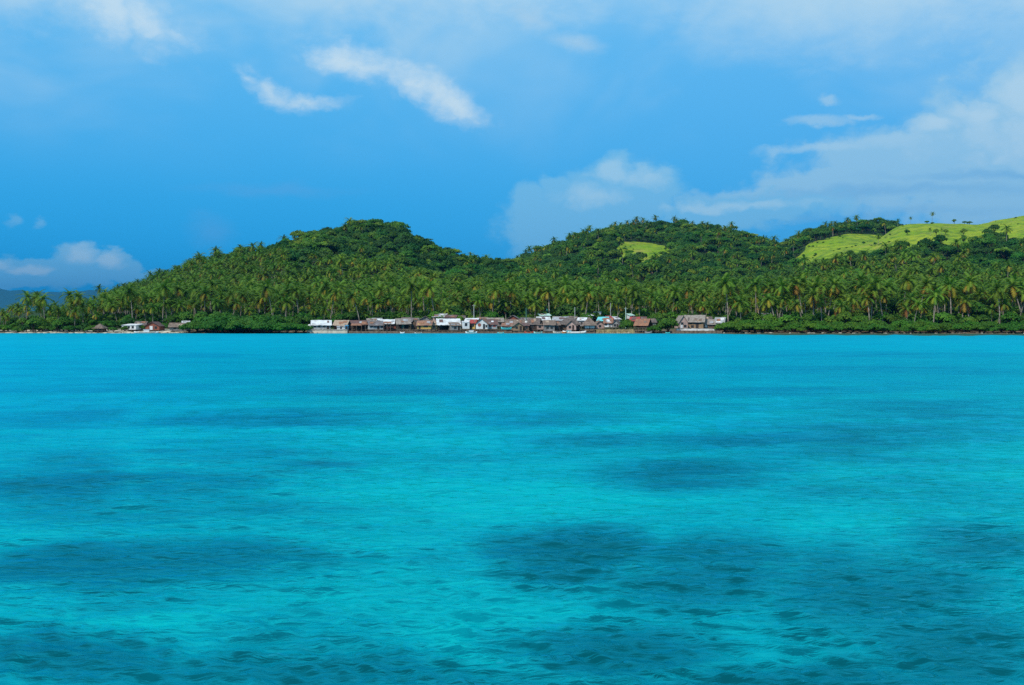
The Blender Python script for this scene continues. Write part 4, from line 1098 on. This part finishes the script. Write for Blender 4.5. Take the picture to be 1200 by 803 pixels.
# more roofs packed behind the front row
BACKS = [(437, 447, 372.8, 'grey_metal', 26, 'grey roof peeping up behind the pale blue-grey walled house'), (470, 480, 371.8, 'old_thatch', 24, 'brown roof peeping up behind the open grey thatched hut'),
         (481, 490, 372.6, 'dull_metal', 22, 'dark sheet roof left of the pale grey roof'), (561, 571, 371.6, 'thatch', 24, 'brown roof peeping up behind the white gabled house'),
         (612, 621, 372.2, 'dull_metal', 24, 'dark sheet roof left of the dark weathered hut'), (648, 656, 370.8, 'thatch', 26, 'brown roof at the back, right of the pale green upper roof'),
         (668, 677, 370.4, 'old_thatch', 26, 'brown roof peeping over the largest dark thatched hut'), (748, 757, 371.2, 'maroon_metal', 26, 'maroon roof peeping over the rusty orange roof'), (825, 834, 371, 'old_thatch', 24, 'brown roof behind the brown annex')]
for (a, b, yr, rm, dY, lb) in BACKS:
    H_('small hut with a ' + lb, a, b, yr + 9, yr + 4, yr, dY, 'brown', rm, 'side', 4.5, .45, rnd.uniform(-8, 8), [(.5, .3, .8, .7)])

# sea walls ------------------------------------------------------------------
def sea_wall(label, u0, u1, yt, dY, mat, thick=1.2, cap=None):
    n = max(4, int((u1 - u0) / 2)); us = np.linspace(u0, u1, n + 1); r = random.Random(int(u0))
    um = (u0 + u1) / 2; Y0 = float(shore(um)) + dY; xc = X(um, Y0)
    root = empty('sea_wall', (xc, Y0, 0)); tag(root, label, 'wall', 'low sea walls of the village')
    zt = Z(yt, Y0)
    mb = MB()
    js = [(r.uniform(-.06, .06), r.uniform(-.08, .08)) for _ in us]
    mb.prism([(0, -.8), (0.05, zt), (thick, zt), (thick, -.8)], range(n + 1), lambda a, b, s: (X(us[s], Y0) - xc, a + js[s][0] + float(shore(us[s])) + dY - Y0, b + (js[s][1] if b > 0 else 0)))
    mb.build('wall_body', M[mat], root)
    if cap:
        mb = MB()
        mb.prism([(-.12, zt + .004 + .1), (-.12, zt + .26), (thick + .1, zt + .26), (thick + .1, zt + .104)], range(n + 1), lambda a, b, s: (X(us[s], Y0) - xc, a + js[s][0] + float(shore(us[s])) + dY - Y0, b + js[s][1]))
        mb.build('coping', M[cap], root)
    return root
sea_wall('cream concrete sea wall below the white roof at the left end of the village', 360, 407, 387.0, 0.4, 'cream', 1.6, 'concrete')
sea_wall('brown earth and stone bank below the maroon roofs', 408, 486, 388.0, 1.0, 'rock', 1.2)
sea_wall('rough ochre stone sea wall below the turquoise roof', 699, 744, 386.2, 0.8, 'ochre_stone', 1.8, None)
sea_wall('whitewashed low wall below the big pinkish brown house', 793, 838, 385.3, 3.2, 'white_wall', 0.5)
sea_wall('brown stone bank below the whitewashed low wall', 788, 846, 387.7, 0.8, 'rock', 1.6)
sea_wall('low brown stone bank below the white gabled house', 556, 600, 388.3, 1.4, 'rock', 1.0)
sea_wall('brown stone edge below the dark thatched huts', 601, 698, 388.9, 1.6, 'rock', 1.0)
sea_wall('brown stone edge below the yellow house and white sheet roof', 487, 555, 388.6, 1.4, 'rock', 1.0)

# poles ----------------------------------------------------------------------
def pole(label, u, yt, yb, dY, mat, name='utility_pole', arm=True):
    Y = float(shore(u)) + dY; x = X(u, Y); g = float(ground(x, Y)); h = Z(yt, Y) - g
    root = empty(name, (x, Y, g)); tag(root, label, 'pole', 'poles standing in the village')
    MB().tube([(0, 0, -.5), (0.03, 0, h * .5), (0, 0, h)], [.17, .15, .12], 8).build('shaft', M[mat], root)
    if arm:
        MB().box(-.6, .6, -.07, .07, h - .55, h - .42).build('crossarm', M['wood'], root)
        for s in (-.5, .5): MB().tube([(s, 0, h - .418), (s, 0, h - .25)], .06, 6).build('insulator', M['white'], root)
pole('tall grey pole standing above the red-roofed house', 555.3, 357, 372, 17, 'pole')
pole('thin green pole above the reddish house', 616.5, 361, 373, 18, 'green_paint', arm=False)
pole('short green-grey pole behind the big dark thatched hut', 673.6, 360, 371, 26, 'pole', arm=False)
pole('slim white and teal pole behind the leafy village bush', 733.2, 360.5, 371, 24, 'mint_metal')
pole('short turquoise mast with a ball top above the pale green roof', 641, 362, 369, 36, 'teal_paint', 'mast', arm=False)
pole('short pale pole beside the white and red roofs', 715.4, 355, 370, 40, 'pole', arm=False)
pole('pale post at the palms edge above the mangrove hedge', 904.5, 367, 378, 18, 'white', 'post', arm=False)

# water tanks
def tank(label, u, yt, yb, dY, rad):
    Y = float(shore(u)) + dY; x = X(u, Y); zb, zt = Z(yb, Y), Z(yt, Y); g = max(float(ground(x, Y)), -.3)
    root = empty('water_tank', (x, Y, g)); tag(root, label, 'water tank')
    MB().tube([(0, 0, zb - g), (0, 0, (zb + zt) / 2 - g), (0, 0, zt - g - .12), (0, 0, zt - g)], [rad, rad * 1.03, rad, rad * .55], 14).build('drum', M['boat_white'], root, False)
    MB().tube([(0, 0, zt - g + .004), (0, 0, zt - g + .09)], rad * .3, 10).build('lid', M['grey'], root)
    for (sx, sy) in ((-1, -1), (1, -1), (1, 1), (-1, 1)):
        MB().tube([(sx * rad * .6, sy * rad * .6, -.6), (sx * rad * .6, sy * rad * .6, zb - g - .004)], .06, 6).build('leg', M['wood'], root)
tank('white water tank at the left corner of the first village house', 363, 380.2, 384.2, 5, .6)
tank('white water tank between the broad thatched hut and the dark weathered hut', 617, 376.2, 380.2, 9, .6)

# rocks ----------------------------------------------------------------------
def rock_mesh(seed):
    bm = bmesh.new(); bmesh.ops.create_icosphere(bm, subdivisions=3, radius=1.0)
    g = random.Random(seed); dirs = [(Vector((g.gauss(0, 1), g.gauss(0, 1), g.gauss(0, 1))).normalized(), g.uniform(.55, .95)) for _ in range(14)]
    for v in bm.verts:
        for d, k in dirs:
            q = v.co.dot(d)
            if q > k: v.co -= d * (q - k) * .85
        v.co *= 1 + .06 * math.sin(v.co.x * 7 + seed) * math.sin(v.co.y * 6)
        v.co.z *= .6
    me = bpy.data.meshes.new('rock'); bm.to_mesh(me); bm.free(); return me
RM = [rock_mesh(s) for s in range(4)]
def rock(u, dY, w, label, group, mat):
    Y = float(shore(u)) + dY; x = X(u, Y)
    me = RM[rnd.randrange(4)].copy(); me.materials.append(M[mat])
    o = link(bpy.data.objects.new('shore_rock', me)); s = w * Y / F / 2
    o.scale = (s, s * .8, min(s, .55) * rnd.uniform(.7, 1.1)); o.rotation_euler = (0, 0, rnd.uniform(-.5, .5))
    o.location = (x, Y, max(float(ground(x, Y)), 0) + .04)
    tag(o, label, 'rock', group)
for k, u in enumerate(np.linspace(848, 1215, 46)):
    u = u + rnd.uniform(-4, 4); pale = rnd.random() < .35
    lb = next(n for b, n in names if u < b)
    rock(u, rnd.uniform(-.5, 1.6), rnd.uniform(2, 6.5), f'{"pale" if pale else "brown"} rock at the waterline under the hedge {lb}', 'rocks along the right shore', 'pale_rock' if pale else 'rock')
for k, u in enumerate(np.linspace(-5, 208, 24)):
    u = u + rnd.uniform(-3, 3)
    lb = 'at the far left edge' if u < 40 else 'below the left palms' if u < 100 else 'below the beach houses'
    rock(u, rnd.uniform(-.6, 1.2), rnd.uniform(1.5, 4.5), f'dark rock between patches of pale sand {lb}', 'rocks along the left beach', 'rock')
for k, u in enumerate((366, 372, 362, 409, 702, 712, 725, 738, 745, 790, 801, 815, 829, 842)):
    rock(u, rnd.uniform(-.7, .1), rnd.uniform(2.0, 4.0), 'brown rock at the foot of the ' + ('cream sea wall' if u < 500 else 'ochre sea wall' if u < 770 else 'whitewashed sea wall'), 'rocks below the sea walls', 'rock')

for k, u in enumerate(np.linspace(700, 743, 22)):
    rock(u + rnd.uniform(-1, 1), rnd.uniform(-0.9, 0.5), rnd.uniform(2.0, 4.5), f'{"ochre" if k % 3 else "pale"} boulder heaped against the ochre sea wall', 'boulders along the ochre sea wall', 'ochre_stone' if k % 3 else 'pale_rock')
# boats ----------------------------------------------------------------------
def hull(L, B, D, mat, parent, z0=0.0):
    n = 13; V = []; Fc = []
    for i in range(n):
        t = i / (n - 1) * 2 - 1
        w = B / 2 * max(1 - abs(t) ** 2.6, .03); sh = D * (1 + .55 * abs(t) ** 3); kl = D * .35 * abs(t) ** 4
        for (a, b) in ((-1, 1), (-.82, .35), (-.25, 0), (.25, 0), (.82, .35), (1, 1), (.80, 1), (.62, .42), (0, .2), (-.62, .42), (-.80, 1)):
            V.append((t * L / 2, a * w, z0 + kl + b * (sh - kl)))
    k = 11
    for i in range(n - 1):
        for j in range(k):
            Fc.append((i * k + j, i * k + (j + 1) % k, (i + 1) * k + (j + 1) % k, (i + 1) * k + j))
    Fc.append(tuple(range(k))[::-1]); Fc.append(tuple((n - 1) * k + j for j in range(k)))
    return mesh_obj('hull', V, Fc, M[mat], parent, True)


def boat(label, u0, u1, dY, hullm, stripe=None, rz=0.0, outrig=True, tilt=0.0, cab=None, D=.55, z=None, B=None, group='outrigger boats along the village shore', cabm='white'):
    um = (u0 + u1) / 2; Y = float(shore(um)) + dY; x = X(um, Y); L = X(u1, Y) - X(u0, Y)
    zz = max(float(ground(x, Y)), -.14) if z is None else z
    root = empty('outrigger_boat', (x, Y, zz), R(rz)); root.rotation_euler = (R(tilt), 0, R(rz))
    tag(root, label, 'boat', group)
    B = B or max(.55, L * .11)
    hull(L, B, D, hullm, root)
    if stripe:
        for s in (-1, 1):
            mb = MB()
            ts = np.linspace(-.8, .8, 9)
            mb.prism([(0, 0), (.05, 0), (.05, .16), (0, .16)], range(9), lambda a, b, q: (ts[q] * L / 2, s * (B / 2 * max(1 - abs(ts[q]) ** 2.6, .03) + .012 + a), D * (.80 + .5 * abs(ts[q]) ** 3) + b))
            mb.build('gunwale', M[stripe], root)
    if outrig:
        wd = max(1.0, L * .22)
        for px in (-.22, .22):
            MB().tube([(px * L, -wd, .32), (px * L, -wd * .5, D + .22), (px * L, 0, D + .26), (px * L, wd * .5, D + .22), (px * L, wd, .32)], .05, 6).build('crossbeam', M['bamboo'], root)
        for s in (-1, 1):
            MB().tube([(-L * .40, s * wd, .36), (-L * .2, s * wd, .25), (L * .2, s * wd, .25), (L * .40, s * wd, .36)], .065, 6).build('outrigger_float', M['bamboo'], root)
    if cab:
        c0, c1, hh = cab
        mb = MB().box(c0 * L, c1 * L, -B * .36, B * .36, D * .75, D + hh * .55)
        cb = mb.build('cabin', M[cabm], root)
        MB().box(c0 * L - .15, c1 * L + .15, -B * .5, B * .5, D + hh * .55 + .003, D + hh * .55 + .09).build('canopy', M['boat_white'], root)
    return root
boat('white outrigger boat drawn up on the left beach', 157, 186, -1.5, 'boat_white', 'white', 0, True, cab=(-.1, .12, 1.6))
boat('small white canoe on the water below the open thatched hut', 469, 474, -3, 'boat_white', None, 10, False, D=.5)
boat('small pale boat below the yellow house', 486, 494, -2.5, 'boat_white', 'grey', 0, True, D=.4)
boat('white and turquoise outrigger boat below the white gabled house', 545.5, 559, -4, 'boat_white', 'teal_paint', 0, True, cab=(-.2, .2, 1.0), D=.6)
boat('turquoise boat beached high beside the broad thatched hut', 587, 599.5, 3.0, 'teal_paint', 'teal_paint', 0, False, z=1.15, D=.75)
boat('small cyan boat afloat left of the beached turquoise boat', 583, 590.5, -3.5, 'teal_paint', None, 0, True, D=.45)
boat('low red boat at the waterline below the dark weathered hut', 614.8, 625, -2.5, 'red_paint', 'red_paint', 0, True, D=.6)
boat('pale teal outrigger boat right of the red boat', 625.5, 635.5, -3, 'mint_metal', 'teal_paint', 0, True, D=.55)
boat('cream boat below the grey board hut', 648, 659.5, -3, 'cream', 'boat_white', 0, True, D=.65)
boat('long white boat with a turquoise front and orange bow below the dark thatched huts', 659.5, 687, -2.5, 'boat_white', None, 0, True, D=.75, cab=(-.36, -.14, .75), cabm='teal_paint')
boat('small orange boat just left of the long white boat', 658.5, 664, -4.5, 'orange_paint', 'orange_paint', 0, False, D=.7)
boat('small grey boat under the rusty orange stilt house', 755.5, 764, -1.5, 'grey', 'white', 0, False, D=.55)
boat('tiny teal boat in front of the big round bush', 780, 785, -2, 'teal_paint', None, 0, False, D=.45)

# ------------------------------------------------------------------ light, sky, air
SUN_EL, SUN_AZ = 46.0, -142.0     # degrees; azimuth clockwise from straight ahead (+Y)
sun = bpy.data.objects.new('sun', bpy.data.lights.new('sun', 'SUN')); COL.objects.link(sun)
sun.data.energy = 4.0; sun.data.angle = R(0.6); sun.data.color = (1.0, 0.955, 0.88)
sd = Vector((math.sin(R(SUN_AZ)) * math.cos(R(SUN_EL)), math.cos(R(SUN_AZ)) * math.cos(R(SUN_EL)), math.sin(R(SUN_EL))))
sun.rotation_euler = sd.to_track_quat('Z', 'Y').to_euler()

world = bpy.data.worlds.new('World'); SC.world = world; world.use_nodes = True
w = NT(world.node_tree); w.n.clear()
wo = w.node('ShaderNodeOutputWorld'); bg = w.node('ShaderNodeBackground'); w.l.new(bg.outputs[0], wo.inputs[0])
BG = 0.1
bg.inputs[1].default_value = BG
sky = w.node('ShaderNodeTexSky', sky_type='NISHITA'); sky.sun_disc = False
sky.sun_elevation = R(SUN_EL); sky.sun_rotation = R(SUN_AZ); sky.air_density = 1.0; sky.dust_density = 0.3; sky.ozone_density = 2.0
dirv = w.node('ShaderNodeTexCoord').outputs['Generated']
sx = w.node('ShaderNodeSeparateXYZ'); w.l.new(dirv, sx.inputs[0])
el = w.m('ARCSINE', sx.outputs[2]); az = w.m('ARCTAN2', sx.outputs[0], sx.outputs[1])
def lin(c): return tuple(((v / 255) / 12.92 if v / 255 <= .04045 else ((v / 255 + .055) / 1.055) ** 2.4) for v in c)
K = 1 / BG
def sk(c): return tuple(v * K for v in lin(c))
EL = lambda y: (HOR - y) / F      # elevation (radians) of a photograph row
AZ = lambda u: (u - 600) / F
base = w.ramp(w.remap(el, -0.02, 0.42, 0, 1, False), [(0.0, lin((0, 166, 240))), (0.12, lin((8, 170, 242))), (0.30, lin((50, 174, 240))), (0.55, lin((88, 184, 242))), (0.85, lin((118, 196, 244))), (1.0, lin((112, 190, 243)))])
# a little lighter towards the right, as the veil thickens there
base = w.mix(w.remap(az, -0.25, 0.55, 0, .5), base, lin((96, 182, 242)))
hi = w.remap(el, 0.38, 1.0)
base = w.mix(hi, base, lin((66, 138, 214)))
nis = w.mix(1.0, sky.outputs[0], (0.55, 0.85, 1.15), 'MULTIPLY')
base = w.vm('ADD', w.vm('SCALE', base, K * 1.02), w.vm('SCALE', nis, 0.05))

cv = w.node('ShaderNodeCombineXYZ'); w.l.new(az, cv.inputs[0]); w.l.new(el, cv.inputs[1])
P = cv.outputs[0]
wn = w.node('ShaderNodeMapping'); w.l.new(P, wn.inputs[0]); wn.inputs['Scale'].default_value = (1, 1.7, 1)
warp = w.vm('SUBTRACT', w.noise(wn.outputs[0], 9.0, 5, 0.6, 0.0, True), (0.5, 0.5, 0.5))
warp2 = w.vm('SUBTRACT', w.noise(wn.outputs[0], 34.0, 4, 0.6, 0.0, True), (0.5, 0.5, 0.5))
PW = w.vm('ADD', P, w.vm('ADD', w.vm('SCALE', warp, 0.034), w.vm('SCALE', warp2, 0.016)))
tex = w.noise(wn.outputs[0], 14.0, 6, 0.62, 0.5)
tex2 = w.noise(wn.outputs[0], 42.0, 5, 0.6, 0.3)
def puff_tex(sc, det):      # billows: bright round heads parted by dark creases
    n = w.noise(PW, sc, det, 0.5)
    return w.m('ABSOLUTE', w.m('MULTIPLY', w.m('SUBTRACT', n, 0.5), 4.0))
puff_n = w.m('SUBTRACT', w.m('ADD', puff_tex(22.0, 1), w.m('MULTIPLY', puff_tex(58.0, 2), 0.5)), 0.45)

def blob(u, v, ru, rv, rot=0.0, soft=1.0, vec=None):
    """one cloud: 1 in the middle, 0 at its rim (photograph degrees turned into sky angles)"""
    mp = w.node('ShaderNodeMapping', vector_type='TEXTURE'); w.l.new(vec or PW, mp.inputs[0])
    mp.inputs['Location'].default_value = (AZ(u), EL(v), 0); mp.inputs['Rotation'].default_value = (0, 0, R(-rot)); mp.inputs['Scale'].default_value = (ru / F, rv / F, 1)
    d = w.vm('LENGTH', mp.outputs[0], out=1)
    return w.m('SUBTRACT', 1.0, d, None, False)

def union(l):
    r = l[0]
    for q in l[1:]: r = w.m('MAXIMUM', r, q)
    return r
def layer(base, blobs, color, opac, e0=0.0, e1=0.35, rough=0.5, pf=0.0):
    if not pf: e0 -= 0.05; e1 = e1 * 1.25 + 0.2; rough *= 1.35
    f = union(blobs)
    f = w.m('ADD', f, w.m('MULTIPLY', w.m('SUBTRACT', tex, 0.5), rough))
    f = w.m('ADD', f, w.m('MULTIPLY', w.m('SUBTRACT', tex2, 0.5), rough * 0.5))
    if pf: f = w.m('ADD', f, w.m('MULTIPLY', puff_n, pf))
    f = w.m('MULTIPLY', w.remap(f, e0, e1), opac)
    return w.mix(f, base, sk(color)), f

c = base
# high thin veil
veil = w.m('MULTIPLY', w.remap(w.m('ADD', w.noise(wn.outputs[0], 4.5, 4, 0.55, 0.4), w.m('MULTIPLY', el, 0.55)), 0.50, 0.86), w.remap(el, 0.12, 0.30, 0, 0.8))
c = w.mix(veil, c, sk((178, 219, 244)))
c, _ = layer(c, [blob(1060, 0, 330, 95), blob(500, -10, 320, 62), blob(60, 10, 130, 70), blob(780, -20, 220, 45)], (188, 223, 244), 0.95, -0.15, 0.7, 0.7)
# cumulus bank on the right, its lit shoulders and the streaks below
bank = [blob(1150, 225, 210, 78), blob(1215, 165, 130, 84), blob(1110, 185, 90, 56), blob(1040, 205, 130, 44), blob(1165, 140, 60, 36), blob(1075, 168, 44, 26), blob(985, 222, 130, 22), blob(930, 236, 150, 16)]
c, _ = layer(c, bank, (150, 206, 241), 0.97, -0.14, 0.42, 0.6, 0.30)
c, _ = layer(c, [blob(1200, 140, 95, 50), blob(1150, 140, 44, 26), blob(1105, 158, 44, 20), blob(1066, 166, 34, 15), blob(1190, 185, 130, 36)], (186, 222, 244), 0.85, -0.16, 0.95, 0.6, 0.5)
c, _ = layer(c, [blob(1020, 183, 70, 10), blob(955, 186, 80, 8)], (168, 214, 243), 0.75, -0.15, 0.9, 0.7, 0.3)
c, _ = layer(c, [blob(950, 156, 50, 9), blob(990, 152, 26, 6), blob(955, 132, 18, 7)], (164, 211, 242), 0.7, -0.10, 0.7, 0.7, 0.3)
c, _ = layer(c, [blob(1010, 236, 260, 10), blob(900, 262, 320, 9), blob(1150, 222, 200, 7)], (112, 182, 234), 0.55, 0.0, 0.7, 0.6)
# pale cumulus low in the middle
mid = [blob(705, 240, 105, 44), blob(640, 268, 62, 50), blob(715, 205, 36, 24), blob(762, 215, 44, 30), blob(650, 218, 26, 16), blob(860, 250, 130, 22), blob(620, 240, 24, 30)]
c, _ = layer(c, mid, (124, 199, 243), 0.92, -0.14, 0.42, 0.6, 0.30)
c, _ = layer(c, [blob(760, 208, 34, 18), blob(712, 204, 26, 14), blob(850, 245, 100, 9), blob(690, 230, 50, 16)], (170, 217, 244), 0.8, -0.12, 0.85, 0.6, 0.5)
# low cumulus at the left
low = [blob(130, 318, 44, 26), blob(160, 316, 26, 20), blob(60, 326, 80, 20), blob(0, 322, 50, 24), blob(200, 330, 46, 14), blob(95, 324, 30, 18)]
c, _ = layer(c, low, (116, 196, 243), 0.97, -0.10, 0.15, 0.45, 0.22)
c, _ = layer(c, [blob(128, 306, 26, 14), blob(155, 308, 22, 12), blob(20, 314, 50, 8), blob(75, 320, 26, 7)], (172, 217, 245), 0.9, -0.12, 0.75, 0.5, 0.45)
c, _ = layer(c, [blob(10, 294, 34, 7), blob(58, 270, 12, 8), blob(80, 272, 8, 6)], (126, 198, 243), 0.6, -0.05, 0.7, 0.6, 0.3)
c, _ = layer(c, [blob(330, 228, 120, 14), blob(258, 278, 34, 26)], (96, 178, 238), 0.5, 0.0, 0.7, 0.6)
# white clouds high up
c, _ = layer(c, [blob(150, 30, 110, 42, 32), blob(190, 55, 60, 24, 20), blob(90, 5, 80, 34)], (204, 231, 247), 0.92, -0.16, 1.25, 1.0, 0.4)
c, _ = layer(c, [blob(490, 105, 95, 26, 24), blob(425, 85, 75, 26, 12), blob(530, 124, 46, 22, 20)], (206, 232, 247), 0.94, -0.16, 1.15, 1.0, 0.42)
c, _ = layer(c, [blob(325, 118, 52, 15, 18), blob(365, 126, 60, 10, 0), blob(300, 106, 24, 10, 25)], (192, 225, 246), 0.9, -0.16, 1.1, 1.0, 0.4)
c, _ = layer(c, [blob(18, 112, 44, 15, 28), blob(675, 62, 46, 18, 8), blob(620, 36, 32, 20, 20)], (172, 213, 241), 0.75, 0.0, 0.65, 0.6)
# the rest of the sky dome, behind and overhead
else_ = w.m('MULTIPLY', w.remap(w.noise(dirv, 2.6, 6, 0.6, 0.4), 0.50, 0.66), w.m('MAXIMUM', w.remap(el, 0.40, 0.60), w.remap(w.m('ABSOLUTE', az), 0.62, 0.85)))
c = w.mix(w.m('MULTIPLY', else_, 0.45), c, sk((205, 224, 240)))
w.l.new(c, bg.inputs[0])

# air
HAZE = 1
if HAZE:
    mb = MB().box(-22000, 22000, -60, 21500, -5.2, 720)
    m, t, out = material('haze')
    pv = t.node('ShaderNodeVolumePrincipled')
    pv.inputs['Color'].default_value = (0.02, 0.25, 0.57, 1); pv.inputs['Density'].default_value = 0.55e-4
    pv.inputs['Anisotropy'].default_value = 0.0
    t.l.new(pv.outputs[0], out.inputs['Volume'])
    hz = mb.build('haze', m); tag(hz, 'thin blue air between the lagoon and the far hills', 'haze', kind='stuff')

vs = SC.view_settings
SC.display_settings.display_device = 'sRGB'
vs.view_transform = 'Standard'; vs.look = 'None'; vs.exposure = 0.0; vs.gamma = 1.0; vs.use_curve_mapping = False
SC.render.engine = 'CYCLES'
cy = SC.cycles
cy.max_bounces = 5; cy.diffuse_bounces = 2; cy.glossy_bounces = 2; cy.transmission_bounces = 2; cy.transparent_max_bounces = 4; cy.volume_bounces = 0
cy.caustics_reflective = False; cy.caustics_refractive = False
cy.use_denoising = False
SC.render.film_transparent = False
